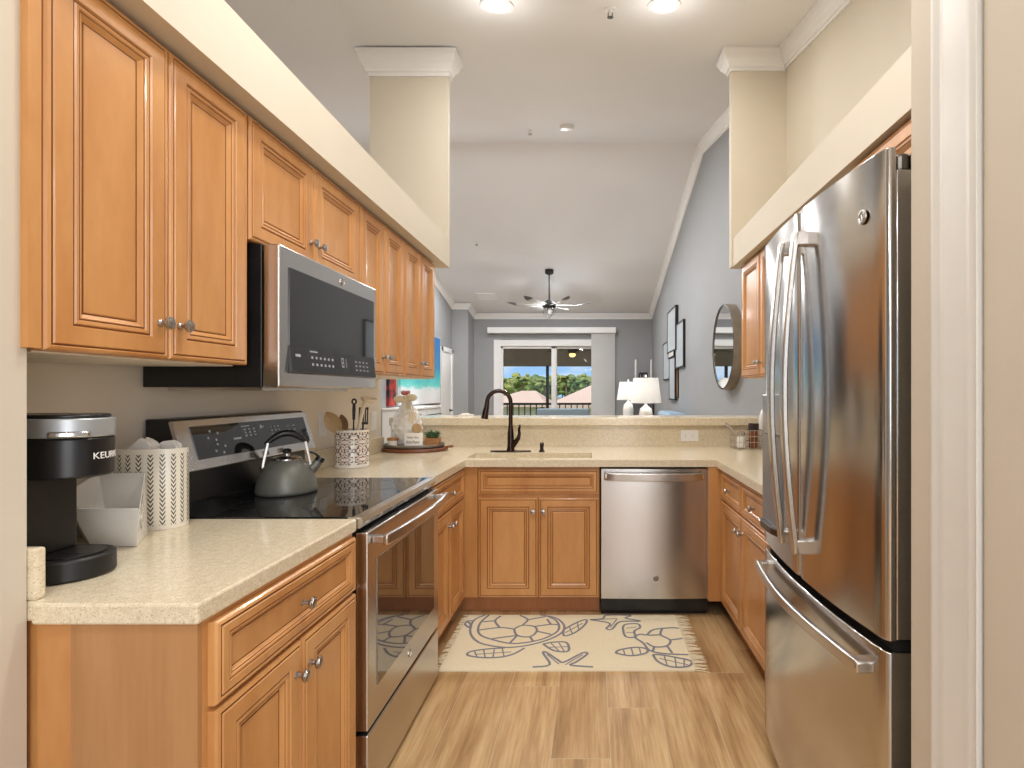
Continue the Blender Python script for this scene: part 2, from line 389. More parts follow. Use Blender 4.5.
# near right: wall end, door casing, door slab seen edge on
b = MB(); b.box(.652, XR, 1.0, 1.062, 0, 3.2); struct(b.build('wall_near_right', STUBP))
b = MB(); b.prism([(.628, .850), (.634, .858), (.630, .870), (.637, .886), (.637, .945), (.644, .962), (.640, .978), (.650, .999), (.70, .999), (.70, .850)], 0, 3.2); struct(b.build('trim_1', TRIM2, bevel=.002))
b = MB(); b.box(.636, .70, .40, .843, 0, 3.2); struct(b.build('door_3', STUBP))
# crown mouldings
CR = [(0, 0), (.072, 0), (.072, .016), (.062, .026), (.050, .060), (.026, .092), (.022, .106), (.012, .109), (.012, .128), (0, .128)]
def crown(name, p0, p1, nrm, e0=0, e1=0, sc=1.0, hs=1.0):
    p0, p1, nv = Vector(p0), Vector(p1), Vector(nrm); d = (p1-p0).normalized()
    mb = MB(); rows = [[p0+nv*o-Vector((0, 0, 1))*z+d*(-e0*o) for o, z in [(o*sc, z*sc*hs) for o, z in CR]], [p1+nv*o-Vector((0, 0, 1))*z+d*(e1*o) for o, z in [(o*sc, z*sc*hs) for o, z in CR]]]
    mb.grid(rows, 0, closed_u=True); mb.face(rows[0]); mb.face(rows[1]); return struct(mb.build(name, TRIM))
zk = zc(3.50)
crown('trim_2', (XR, .8, zc(.8)), (XR, 3.56, zc(3.56)), (-1, 0, 0), 0, -1)
crown('trim_3', (.955, 3.56, zk-.002), (XR, 3.56, zk-.002), (0, -1, 0), 1, -1)
crown('trim_4', (.955, 3.62, zk-.002), (.955, 3.56, zk-.002), (-1, 0, 0), 1, 1)
crown('trim_5', (XR, 3.62, zc(3.62)), (XR, 6.19, zc(6.19)), (-1, 0, 0), 0, 0)
crown('trim_6', (XR, 6.19, zc(6.19)), (XR, YF, zc(YF)), (-1, 0, 0), 0, -1)
zl = zk-.012
crown('trim_7', (-1.52, 3.56, zl), (-.985, 3.56, zl), (0, -1, 0), 1, 1, hs=1.22)
crown('trim_8', (-.985, 3.56, zl), (-.985, 3.60, zl), (1, 0, 0), 1, 1, hs=1.22)
crown('trim_9', (-1.52, 3.60, zl), (-1.52, 3.56, zl), (-1, 0, 0), 1, 1, hs=1.22)
crown('trim_10', (XLL, 6.19, zc(6.19)), (XLL, 10.95, zc(10.95)), (1, 0, 0), 0, -1)
crown('trim_11', (XLL, 10.95, zc(10.95)), (-2.61, 10.95, zc(10.95)), (0, -1, 0), -1, 1)
crown('trim_12', (-2.61, 10.95, zc(10.95)), (-2.61, YF, zc(YF)), (1, 0, 0), 1, -1)
crown('trim_13', (-2.61, YF, zc(YF)), (XR, YF, zc(YF)), (0, -1, 0), -1, -1)
# sliding patio door (structure) with frame, sash stiles and panes
b = MB(); b.box(DX0, DX0+.15, YF-.03, YF+.16, 0, DZ); b.box(DX1-.06, DX1, YF-.03, YF+.16, 0, DZ); b.box(DX0+.15, DX1-.06, YF-.03, YF+.16, DZ-.14, DZ); b.box(DX0+.15, DX1-.06, YF-.02, YF+.16, 0, .05)
d1 = struct(b.build('door_1', TRIM, bevel=.006))
b = MB(); b.box(-.90, -.80, YF+.02, YF+.07, .05, DZ-.14); b.box(DX0+.15, DX0+.20, YF+.02, YF+.07, .05, DZ-.14); b.box(-.84, -.78, YF+.08, YF+.13, .05, DZ-.14)
b.box(DX0+.15, -.8, YF+.02, YF+.07, DZ-.19, DZ-.14); b.box(-.84, DX1-.06, YF+.08, YF+.13, DZ-.19, DZ-.14); b.build('sash', TRIM, d1, bevel=.004)
b = MB(); b.box(DX0+.2, -.90, YF+.042, YF+.048, .05, DZ-.19); b.build('pane', PANE, d1)
b = MB(); b.box(-.78, DX1-.06, YF+.102, YF+.108, .05, DZ-.19); b.build('pane', PANE, d1)
# left living room door
b = MB(); b.box(XLL, XLL+.03, 10.12, 10.22, 0, 2.2); b.box(XLL, XLL+.03, 10.86, 10.95, 0, 2.2); b.box(XLL, XLL+.03, 10.12, 10.95, 2.11, 2.2); b.box(XLL, XLL+.012, 10.22, 10.86, 0, 2.11)
d2 = struct(b.build('door_2', TRIM, bevel=.003))
b = MB(); b.lathe([(.03, 0), (.03, .012), (.012, .016), (.012, .06)], (XLL+.012, 10.74, .93), 16, 'x'); b.tube([(XLL+.07, 10.75, .93), (XLL+.072, 10.62, .925)], .011, 8); b.build('door_handle', BLACKM, d2, smooth=40)

# ------------------------------------------------------------------ cabinets
DR = [(0, 0), (0, -.013), (.003, -.018), (.008, -.020), (.0105, -.0175), (.0135, -.0175), (.0155, -.0205), (.050, -.0205), (.0525, -.0165), (.0555, -.0165), (.058, -.0195),
      (.064, -.0185), (.066, -.0155), (.0685, -.0155), (.070, -.0165), (.077, -.011), (.0795, -.009), (.0825, -.009), (.085, -.0105)]
DRG = {4, 8, 12, 16}                               # bands carrying dark glaze in the grooves
def front_panel(x0, x1, z0, z1, small=False):
    mb = MB(); k = 1.0
    if small: k = .62
    rows = []
    for ins, d in DR:
        i = ins*k if ins > .016 else ins
        rows.append([(x0+i, d, z0+i), (x1-i, d, z0+i), (x1-i, d, z1-i), (x0+i, d, z1-i)])
    mb.grid(rows, [1 if i in DRG else 0 for i in range(len(rows)-1)], closed_u=True)
    mb.face(rows[-1], 0); mb.face(rows[0][::-1], 0); return mb
def knob_mb(x, z, y=-.0205):
    mb = MB()
    mb.lathe([(1e-5, 0), (.009, 0), (.009, -.003), (.0055, -.006), (.005, -.014), (.009, -.018), (.0145, -.021), (.0155, -.024), (.0145, -.027), (.011, -.0275), (.0105, -.029), (.006, -.0305), (1e-5, -.031)],
             (x, y, z), 18, 'y'); return mb
def cabinet(name, label, loc, rz, w, z0, z1, depth, fronts, frame=None, under=False, toe=0, extra=None, cat='cabinet', group=None, knob=True):
    """fronts: (kind, x0, x1, z0, z1, (kx, kz) or None)"""
    t = thing(name, label, cat, loc, rz, group)
    mb = MB(); mb.box(0, w, 0, depth, z0+toe, z1 if cat != 'sink cabinet' else .715, 0)
    if cat == 'sink cabinet': mb.box(0, w, 0, .03, .715, z1, 0)
    mb.build('carcass', [MAPLE], t, bevel=.002)
    if under: mb = MB(); mb.box(.012, w-.012, .02, depth-.002, z0-.004, z0-.0005); mb.build('underside', PLYW, t)
    if toe: mb = MB(); mb.box(0, w, .075, .095, 0, toe-.001); mb.build('toe_kick', TOEK, t)
    for kind, a, c, lo, hi, kn in fronts:
        d = front_panel(a, c, lo, hi, kind == 'drawer_front').build(kind, [MAPLE, GLAZE], t)
        if kn: knob_mb(*kn).build('knob', PEWTER, d, smooth=40)
    return t
def pair(w, z0, z1, e=.012, gap=.004, knobs='low', kin=.028, mid=None):
    m = mid or w/2; kz = z0+.085 if knobs == 'low' else z1-.075
    return [('door', e, m-gap/2, z0, z1, (m-gap/2-kin, kz)), ('door', m+gap/2, w-e, z0, z1, (m+gap/2+kin, kz))]
UX = -1.02                                            # carcass face of the left uppers (doors stand 2 cm proud of it)
t = cabinet('upper_cabinet', 'tall two-door maple wall cabinet nearest, above the black coffee maker', (-1.06, .99, 0), LEFT, .585, 1.388, 2.155, .335,
            pair(.585, 1.388, 2.15, e=.002, mid=.292), under=True)
b = MB(); b.box(-.026, -.002, -.014, .01, 1.39, 2.155); b.build('filler_strip', MAPLE, t)
cabinet('upper_cabinet', 'short two-door maple wall cabinet directly above the microwave', (-1.06, 1.58, 0), LEFT, .753, 1.775, 2.155, .335, pair(.753, 1.772, 2.15, e=.004, mid=.37))
cabinet('upper_cabinet', 'narrow two-door maple wall cabinet just beyond the microwave', (-1.06, 2.336, 0), LEFT, .554, 1.395, 2.155, .335, pair(.554, 1.395, 2.15, e=.006), under=True)
cabinet('upper_cabinet', 'farthest left maple wall cabinet, ending by the grey room', (-1.06, 2.893, 0), LEFT, .555, 1.395, 2.155, .335, pair(.555, 1.395, 2.15, e=.006), under=True)
cabinet('upper_cabinet', 'right maple wall cabinet seen edge on between round mirror and refrigerator', (1.025, 3.51, 0), RIGHT, .78, 1.40, 2.155, .30, pair(.78, 1.40, 2.15, e=.006), under=True)
cabinet('upper_cabinet', 'maple cabinet above the refrigerator, only a corner showing under the soffit', (1.0, 1.98, 0), RIGHT, .96, 1.88, 2.155, .325, pair(.96, 1.885, 2.15, e=.006))
# base cabinets
BZ = .872
t = cabinet('base_cabinet', 'near left maple base cabinet with one wide drawer over two doors', (-.742, .99, 0), LEFT, .62, 0, BZ, .62,
        [('drawer_front', .014, .606, .70, .862, (.31, .78))]+pair(.62, .115, .690, e=.014, knobs='high', mid=.31), toe=.105)
b = MB(); b.box(-.012, -.001, 0, .238, .0, BZ); b.build('end_panel', MAPLE2, t)
b = MB(); b.box(-.004, -.001, .238, .31, .0, BZ); b.build('filler_strip', MAPLE, t)
b = MB(); b.box(0, .012, .0, .6, .0, .104); b.build('end_panel', MAPLE2, t)
t = cabinet('base_cabinet', 'left corner maple base cabinet between the range and the sink', (-.757, 2.385, 0), LEFT, .645, 0, BZ, .62,
        [('drawer_front', .012, .625, .70, .862, (.32, .78))]+pair(.637, .115, .690, e=.012, knobs='high', mid=.318), toe=.105)
t = cabinet('sink_cabinet', 'maple sink cabinet with false drawer and two doors under the faucet', (-.669, 3.045, 0), 0, .713, 0, BZ, .6,
        [('drawer_front', .006, .708, .712, .858, None)]+pair(.713, .110, .690, e=.006, knobs='high'), toe=.105, cat='sink cabinet')
b = MB(); b.box(-.095, -.001, -.002, .02, .105, BZ); b.build('filler_strip', MAPLE, t)
b = MB(); b.box(-.16, -.001, .075, .095, 0, .104); b.build('toe_kick', TOEK, t)
t = cabinet('base_cabinet', 'right maple base cabinet with two drawers beside the refrigerator', (.752, 2.985, 0), RIGHT, .86, 0, BZ, .56,
        [('drawer_front', .012, .425, .70, .862, (.22, .78)), ('drawer_front', .431, .848, .70, .862, (.64, .78))]+pair(.86, .115, .690, e=.012, knobs='high', mid=.428), toe=.105)
b = MB(); b.box(-.038, -.001, -.082, .0, .105, BZ); b.build('filler_strip', MAPLE, t)

# ------------------------------------------------------------------ countertops
CZ0, CZ1 = .8745, .914
b = MB(); b.prism([(-1.04, .963), (-.73, .963), (-.73, 1.614), (XL+.002, 1.614), (XL+.002, .978), (-1.04, .978)], CZ0, CZ1)
b.box(XL+.002, -1.045, .977, .997, CZ1, 1.012)
tag(b.build('countertop', STONE, bevel=.005), 'short speckled cream countertop under the coffee maker', 'countertop')
t = thing('countertop', 'long speckled cream countertop wrapping around the sink', 'countertop')
b = MB()
b.box(XL+.002, -.73, 2.376, 3.0, CZ0, CZ1)                                # left arm
b.box(XL+.002, -.75, 3.0, 3.455, CZ0, CZ1); b.box(XL-.06, -.75, 3.455, 3.775, CZ0, CZ1)
b.box(-.75, 0.0, 3.0, 3.10, CZ0, CZ1); b.box(-.75, 0.0, 3.36, 3.775, CZ0, CZ1)
b.prism([(0.0, 3.0), (.715, 3.0), (.715, 1.99), (XR-.002, 1.99), (XR-.002, 3.775), (0.0, 3.775)], CZ0, CZ1)
b.build('slab', STONE, t, merge=False)
b = MB(); b.box(XL+.002, XL+.022, 2.375, 3.45, CZ1, 1.012); b.build('backsplash', STONE, t, bevel=.003)
b = MB(); b.box(XR-.022, XR-.002, 2.02, 3.75, CZ1, 1.012); b.build('backsplash', STONE, t, bevel=.003)
b = MB()
b.box(-.75, 0, 3.10, 3.36, .73, .74); b.box(-.762, -.75, 3.10, 3.36, .73, CZ0-.0005); b.box(0, .012, 3.10, 3.36, .73, CZ0-.0005); b.box(-.762, .012, 3.36, 3.372, .73, CZ0-.0005); b.box(-.762, .012, 3.088, 3.1, .73, CZ0-.0005)
b.build('sink_basin', STONE, t)
b = MB(); b.box(XL-.06, XR-.002, 3.80, 3.94, 0, 1.064); struct(b.build('wall_peninsula', CREAM))
t = thing('breakfast_bar', 'raised cream stone bar ledge behind the sink', 'bar', (0, 3.78, 0))
b = MB(); b.box(XL-.06, XR-.002, -.004, .02, CZ1, 1.064); b.build('backsplash', STONE, t)
b = MB(); b.box(XL-.06, XR-.002, -.045, .33, 1.065, 1.123); b.build('ledge', STONE, t, bevel=.006)

# ------------------------------------------------------------------ range
def badge(parent, fn, r=.02, name='emblem'):
    """round maker's emblem; fn maps (u right, v up, w out) to local space"""
    mb = MB(); n = 24
    for r0, r1, w0, w1, m in ((1e-4, r*.82, .002, .002, 0), (r*.82, r*.86, .002, .0035, 1), (r*.86, r, .0035, .003, 1), (r, r, .003, 0, 1)):
        mb.grid([[fn(q*math.cos(2*PI*i/n), q*math.sin(2*PI*i/n), w) for i in range(n)] for q, w in ((r0, w0), (r1, w1))], m, closed_u=True)
    # two looped script letters
    for sx in (-1, 1):
        pts = [fn(sx*r*.30+r*.26*math.cos(a)*(1 if sx < 0 else .9), r*.42*math.sin(a)+sx*r*.05, .0026) for a in [math.radians(40+i*26) for i in range(12)]]
        mb.tube(pts, r*.055, 6, 1)
    mb.tube([fn(-r*.35, 0, .0026), fn(0, -r*.06, .0026), fn(r*.35, r*.02, .0026)], r*.05, 6, 1)
    return mb.build(name, [STEELD, STEELB], parent, smooth=40)
RW = .755
t = thing('range', 'stainless electric range with black glass cooktop', 'range', (-.70, 1.617, 0), LEFT)
b = MB(); b.box(0, RW, .045, .66, .02, .895); b.build('body', RUBBER, t)
b = MB(); b.box(.006, RW-.006, 0, .04, .245, .868); b.build('oven_door', STEEL, t, bevel=.004)
od = [o for o in t.children if o.name.startswith('oven_door')][0]
b = MB(); b.box(.075, RW-.075, -.0025, .0005, .355, .765); b.build('window', OGLASS, od)
def bow(x0, x1, y0, dy, z, n=18): return [(x0+(x1-x0)*i/n, y0-dy*math.sin(PI*i/n), z) for i in range(n+1)]
b = MB(); b.sweep(bow(.03, RW-.03, -.045, .022, .838), .008, .017)
for x in (.045, RW-.045): b.box(x-.012, x+.012, -.05, .0, .826, .850)
b.build('handle', STEELB, od, bevel=.004, smooth=40)
b = MB()
for i in range(5):
    for r_ in range(2): x = .10+i*.115; b.box(x, x+.085, .006+r_*.015, .013+r_*.015, .8675, .8692)
b.build('vent_slot', RUBBER, od)
badge(od, lambda u, v, w: (RW/2+u, -w, .305+v), .013)
b = MB(); b.box(.006, RW-.006, .0, .05, .018, .232); b.build('drawer', STEEL, t, bevel=.004)
b = MB(); b.prism([(.022, .882), (.012, .90), (.016, .916), (.06, .917), (.06, .882)], 0, RW, ax='x'); b.build('front_trim', STEELB, t)
b = MB(); b.box(.002, RW-.002, .045, .64, .8955, .9175)
for cx, cy, r in ((.19, .19, .10), (.56, .20, .115), (.19, .46, .08), (.56, .46, .08)):
    n = 48; b.grid([[(cx+q*math.cos(2*PI*i/n), cy+q*math.sin(2*PI*i/n), .9178) for i in range(n)] for q in (r, r-.003)], 1, closed_u=True)
b.build('cooktop', [BGLASS, STEELD], t, bevel=.003)
# backguard: world x -1.265 (bottom) .. -1.31 (top)  -> local y .565 .. .61
b = MB(); b.prism([(.60, .918), (.61, 1.05), (.575, 1.06), (.622, 1.222), (.69, 1.222), (.69, .918)], 0, RW, ax='x'); b.build('backguard', BLACKP, t, bevel=.004)
bg = [o for o in t.children if o.name.startswith('backguard')][0]
b = MB(); b.box(.004, RW-.004, .596, .6, .918, .95); b.build('riser_glass', BGLASS, bg)
def BGp(x, s, w):                                     # on the slanted control face: s 0..1 upward, w out
    d = Vector((0, .047, .162)); nrm = Vector((0, -.162, .047)).normalized()
    return tuple(Vector((x, .566, 1.053))+d*s+nrm*w)
def plate(x0, x1, s0, s1, w0, w1, mb, m=0):
    q = [BGp(x, s, w) for w in (w0, w1) for x, s in ((x0, s0), (x1, s0), (x1, s1), (x0, s1))]
    bb = len(mb.v); mb.v += q
    for f in ((3, 2, 1, 0), (4, 5, 6, 7), (0, 1, 5, 4), (1, 2, 6, 5), (2, 3, 7, 6), (3, 0, 4, 7)): mb.f.append([bb+i for i in f]); mb.m.append(m)
b = MB(); plate(0, RW, 0, 1, -.008, .006, b); b.build('control_fascia', STEELB, bg, bevel=.003)
b = MB(); plate(.06, RW-.035, .20, .86, .006, .0085, b); rr = random.Random(3)
_plate = plate
def plate(x0, x1, s0, s1, w0, w1, mb, m=1): _plate(x0, x1, s0, s1, w0, w1, mb, m)
for cx, cs in ((.15, .64), (.17, .36)):
    for a in range(4): x = cx+.026*math.cos(a*PI/2+.4); s = cs+.10*math.sin(a*PI/2+.4); plate(x-.0035, x+.0035, s-.022, s+.022, .0085, .0089, b)
plate(.245, .285, .50, .54, .0085, .0089, b); plate(.30, .345, .76, .78, .0085, .0089, b)
for i in range(3):
    for j in range(3): x = .31+i*.026; s = .68-j*.07; plate(x, x+.010, s, s+.03, .0085, .0089, b)
plate(.405, .418, .68, .76, .0085, .0089, b); plate(.423, .428, .70, .74, .0085, .0089, b)
for i in range(3):
    for j in range(4): x = .47+i*.024; s = .68-j*.09; plate(x, x+.006, s, s+.03, .0085, .0089, b)
for i in range(2):
    for j in range(3): x = .58+i*.04; s = .66-j*.1; plate(x, x+.016, s, s+.02, .0085, .0089, b)
b.build('control_glass', [BGLASS, ICONW], bg)
plate = _plate
for x in (.30, .385, .48): b = MB(); plate(x, x+.03, .05, .15, .006, .010, b); b.build('button', STEELD, bg, bevel=.001)

# ------------------------------------------------------------------ microwave
MW, MZ0, MZ1 = .72, 1.322, 1.768
t = thing('microwave', 'stainless over-the-range microwave mounted above the cooktop', 'microwave', (-.97, 1.614, 0), LEFT)
b = MB(); b.box(0, MW, .055, .425, MZ0, MZ1); b.build('housing', BLACKP, t, bevel=.003)
b = MB(); b.box(0, MW, .0, .053, MZ0, MZ1); dr = b.build('door', STEEL, t, bevel=.005)
b = MB(); b.box(.05, MW-.03, -.003, .0005, MZ0+.135, MZ1-.062); b.build('window', BGLASS, dr)
b = MB(); b.prism([(-.001, MZ0+.045), (-.013, MZ0+.05), (-.003, MZ0+.135), (.0005, MZ0+.135)], .05, MW-.03, ax='x')
def mwp(x, s, dx, ds):
    P = lambda x, s: (x, -.0135+.01*s, MZ0+.05+.085*s); b.face([P(x, s), P(x+dx, s), P(x+dx, s+ds), P(x, s+ds)], 1)
for i in range(6):
    for j in range(2): mwp(.17+i*.028, .30+j*.28, .012, .10)
mwp(.165, .84, .05, .06); mwp(.075, .60, .03, .10)
for i in range(4):
    for j in range(3): mwp(.50+i*.034, .25+j*.2, .016, .06)
for x, s, dx, ds in ((.385, .35, .004, .4), (.40, .35, .004, .4), (.385, .35, .019, .05), (.385, .72, .019, .05), (.385, .53, .019, .05), (.42, .35, .004, .4)): mwp(x, s, dx, ds)
b.build('control_panel', [BLACKP, ICONW], t)
badge(dr, lambda u, v, w: (MW*.56+u, -w, MZ1-.034+v), .013)
b = MB(); b.box(.04, MW-.10, .08, .38, MZ0-.010, MZ0+.001); b.build('grease_filter', STEELB, t)

# ------------------------------------------------------------------ dishwasher
DWW = .626
t = thing('dishwasher', 'stainless dishwasher with bar handle, right of the sink doors', 'dishwasher', (.048, 3.022, 0), 0)
b = MB(); b.box(.004, DWW-.004, .03, .58, .10, BZ); b.build('tub', RUBBER, t)
n = 14; fr = [(DWW*.006+(DWW*.988)*i/n, -.006*math.sin(PI*i/n)) for i in range(n+1)]
b = MB(); b.prism(fr+[(fr[-1][0], .03), (fr[0][0], .03)], .105, .862); dr = b.build('door', STEEL, t, bevel=.003, smooth=40)
b = MB(); b.sweep([(.025, -.028, .822)]+bow(.03, DWW-.035, -.045, .02, .820)[1:-1]+[(DWW-.03, -.028, .822)], .009, .022)
for x in (.035, DWW-.04): b.box(x-.012, x+.012, -.045, .0, .81, .836)
b.build('handle', STEELB, dr, bevel=.004, smooth=40)
b = MB(); b.box(.24, .36, -.005, .01, .858, .866); b.build('vent_slot', RUBBER, dr)
badge(dr, lambda u, v, w: (.322+u, -.006-w, .225+v), .017)
b = MB(); b.box(.004, DWW-.004, .012, .03, .035, .103); b.box(.004, DWW-.004, .05, .06, .0, .035); b.build('toe_kick', BLACKP, t)

# ------------------------------------------------------------------ refrigerator
FW, FY0 = .795, 1.905                                 # local x 0 = far end
t = thing('refrigerator', 'stainless french door refrigerator at the right', 'refrigerator', (.60, FY0, 0), RIGHT)
def fy(x): u = 2*x/FW-1; return .030*abs(u)**2.2       # bowed front, local y
b = MB(); b.box(.012, FW-.012, .105, .71, .03, 1.79); b.build('body', plain('fridge_side', (60, 58, 57), .4, .3), t, bevel=.004)
b = MB(); b.box(.02, FW-.02, .06, .11, .0, .085); b.build('base_grille', BLACKP, t)
def bowed_slab(x0, x1, z0, z1, r=.014, back=.100):
    n = 18; xs = [x0+(x1-x0)*i/n for i in range(n+1)]
    front = [(x, fy(x)) for x in xs]
    front[0] = (x0, fy(x0)+r*.6); front.insert(1, (x0+r*.5, fy(x0)+.001)); front[-1] = (x1, fy(x1)+r*.6); front.insert(-1, (x1-r*.5, fy(x1)+.001))
    return MB().prism(front+[(x1, back), (x0, back)], z0, z1)
LD = bowed_slab(.002, FW/2-.003, .772, 1.832, back=.052).box(.004, FW/2-.004, .052, .1, .774, 1.784).build('left_door', STEELF, t, bevel=.003, smooth=35)
RD = bowed_slab(FW/2+.003, FW-.002, .772, 1.832, back=.052).box(FW/2+.004, FW-.003, .052, .1, .774, 1.784).build('right_door', STEELF, t, bevel=.003, smooth=35)
FD = bowed_slab(.002, FW-.002, .09, .748).build('freezer_drawer', STEELF, t, bevel=.003, smooth=35)
b = MB(); b.box(.01, FW-.01, .05, .104, .745, .776); b.build('gasket', RUBBER, t)
for nm, d, x in (('l', LD, FW/2-.052), ('r', RD, FW/2+.052)):
    pts = []; n = 20
    for i in range(n+1):
        z = .855+(1.752-.855)*i/n; pts.append((x, -.030-.034*math.sin(PI*i/n), z))
    b = MB(); b.sweep(pts, .0135, .008, upv=(0, -1, 0))
    for z in (.875, 1.735): b.box(x-.0135, x+.0135, -.034, fy(x)+.01, z-.02, z+.02)
    b.build('handle', STEELB, d, bevel=.004, smooth=40)
b = MB(); n = 24; b.sweep([(.045+(FW-.09)*i/n, fy(.045)-.030-.034*math.sin(PI*i/n), .695) for i in range(n+1)], .008, .0145)
for x in (.06, FW-.06): b.box(x-.018, x+.018, fy(x)-.036, fy(x)+.012, .682, .708)
b.build('handle', STEELB, FD, bevel=.004, smooth=40)
badge(RD, lambda u, v, w: (FW-.075+u, fy(FW-.075)-w-.002, 1.705+v), .0165)
b = MB(); b.box(.085, .255, -.004, .02, 1.165, 1.30); b.build('dispenser_panel', plain('dispenser_face', (168, 170, 173), .2, .6), LD, bevel=.004)
b = MB(); b.box(.085, .255, -.003, .03, .84, 1.163); b.build('dispenser_recess', plain('dispenser_cavity', (138, 139, 141), .35, .4), LD)
b = MB(); b.prism([(.085, .018), (.085, -.012), (.12, -.022), (.22, -.022), (.255, -.012), (.255, .018)], .845, .868); b.build('drip_tray', STEELD, LD, bevel=.003)
for x in (.05, FW-.05):
    b = MB(); b.box(x-.045, x+.045, .085, .20, 1.790, 1.822); b.lathe([(.018, 0), (.018, .034), (.012, .038)], (x+(.022 if x > .4 else -.022), .075, 1.786), 16); b.build('hinge_cover', STEELD, t, bevel=.004)

# ------------------------------------------------------------------ kettle
KX, KY, KZ = -1.185, 2.02, .9180
t = thing('kettle', 'grey-green stovetop kettle with black handle on the cooktop', 'kettle', (KX, KY, KZ), math.radians(32))
t.scale = (.92, .92, .92)
b = MB(); b.lathe([(.108, 0), (.114, .004), (.1155, .014), (.113, .035), (.106, .065), (.092, .098), (.075, .122), (.060, .136), (.054, .140)], (0, 0, 0), 48, m=0); b.build('body', KETTLE, t, smooth=50)
b = MB(); b.lathe([(.056, .138), (.056, .144), (.050, .148), (.03, .153), (.012, .155), (.010, .165)], (0, 0, 0), 32); b.build('lid', CHROME, t, smooth=40)
b = MB(); b.lathe([(.010, .163), (.017, .168), (.018, .178), (.010, .184), (1e-5, .185)], (0, 0, 0), 20); b.build('lid_knob', BLACKP, t, smooth=40)
for s in (-1, 1):
    b = MB(); b.sweep([(s*.086, 0, .108), (s*.085, 0, .125), (s*.077, 0, .165), (s*.068, 0, .212)], .009, .0045, upv=(1, 0, 0)); b.ball((s*.088, 0, .110), .011, 12); b.build('bracket', PEWTER, t, bevel=.001, smooth=50)
b = MB(); n = 14; b.tube([(-.078+.156*i/n, 0, .205+.045*math.sin(PI*i/n)) for i in range(n+1)], [.008+.007*math.sin(PI*i/n) for i in range(n+1)], 12); b.build('handle', BLACKP, t, smooth=50)
b = MB(); b.tube([(.085, 0, .085), (.106, 0, .105), (.122, 0, .128)], [.024, .019, .016], 16); b.build('spout', KETTLE, t, smooth=50)
b = MB(); b.tube([(.119, 0, .122), (.128, 0, .138)], [.0185, .018], 16); b.tube([(.122, 0, .14), (.105, 0, .158), (.085, 0, .165)], .005, 8); b.build('spout_cap', BLACKP, t, smooth=40)

# ------------------------------------------------------------------ coffee maker
t = thing('coffee_maker', 'black single-serve coffee maker at the left counter end', 'coffee maker', (-1.235, 1.118, CZ1))
def stadium(x0, x1, yc, r, n=14):                     # flat left end, half-round right end
    p = [(x0, yc-r)]+[(x1-r+r*math.sin(a), yc-r*math.cos(a)) for a in [PI*i/n for i in range(n+1)]]+[(x0, yc+r)]
    return p
BR = .068
b = MB(); b.prism(stadium(-.10, .189, 0, .071), .0, .047); b.build('base', BLACKM, t, bevel=.006, smooth=30)
b = MB(); b.prism(stadium(.085, .174, 0, .052), .0473, .049); b.prism([(.10, -.01), (.15, -.012), (.165, 0), (.15, .012), (.10, .01)], .049, .0495); b.build('drip_tray', BLACKP, t)
b = MB(); b.box(-.10, .075, -.055, .055, .047, .215); b.build('column', BLACKM, t, bevel=.004)
b = MB(); b.prism(stadium(-.10, .186, 0, BR), .213, .298); hd = b.build('brew_head', BLACKP, t, bevel=.005, smooth=30)
b = MB(); b.prism(stadium(-.10, .188, 0, BR+.002), .298, .338); rg = b.build('silver_ring', plain('silver_paint', (176, 180, 182), .35, .5), t, bevel=.003, smooth=30)
b = MB(); b.prism(stadium(-.10, .180, 0, BR-.006), .338, .346); b.build('lid', BLACKP, t, bevel=.003, smooth=30)
b = MB(); b.prism([(xs_+(BR+q)*math.sin(a), -(BR+q)*math.cos(a)) for xs_ in (.186-BR,) for q, aa in ((.001, (.2, .4, .6, .8, 1.0, 1.2)), (.016, (1.1, .9, .7, .5, .35))) for a in aa], .300, .312); b.build('lift_handle', CHROME, t, bevel=.003, smooth=40)
def on_head(u, v, w):                                 # wrap lettering around the rounded end
    s = u; xs = .186-BR
    if s <= 0: return (xs+s, -BR-.0006-w, .258+v)
    a = s/BR; r = BR+.0006+w; return (xs+r*math.sin(a), -r*math.cos(a), .258+v)
lettering('logo_lettering', 'KEURIG', .020, lambda u, v, w: on_head(u+.119, v, w), WHITEP, hd)

# ------------------------------------------------------------------ white faceted bin
lo = [(-1.272, 1.32), (-1.155, 1.32), (-1.230, 1.44), (-1.34, 1.44), (-1.36, 1.39)]
hi = [(-1.292, 1.288, 1.018), (-1.120, 1.288, 1.018), (-1.247, 1.452, 1.082), (-1.372, 1.442, 1.082), (-1.386, 1.375, 1.045)]
b = MB(); cx, cy = -1.26, 1.39
Lo = [Vector((x, y, CZ1+.0005)) for x, y in lo]; Hi = [Vector(p) for p in hi]
ins = lambda p, k: Vector((cx+(p.x-cx)*k, cy+(p.y-cy)*k, p.z))
Hi2 = [ins(p, .95) for p in Hi]; Lo2 = [ins(p, .9)+Vector((0, 0, .006)) for p in Lo]
b.grid([Lo, Hi, Hi2, Lo2], 0, closed_u=True); b.face(Lo[::-1]); b.face(Lo2)
bn = b.build('storage_bin', WHITEC, bevel=.002); tag(bn, 'white faceted open bin with slanted mouth beside the coffee maker', 'bin')
b = MB()                                              # raised pattern blocks on the right hand face
P = lambda s, h: Lo[1].lerp(Lo[2], s).lerp(Hi[1].lerp(Hi[2], s), h)
nr = (Lo[2]-Lo[1]).cross(Hi[1]-Lo[1]).normalized()
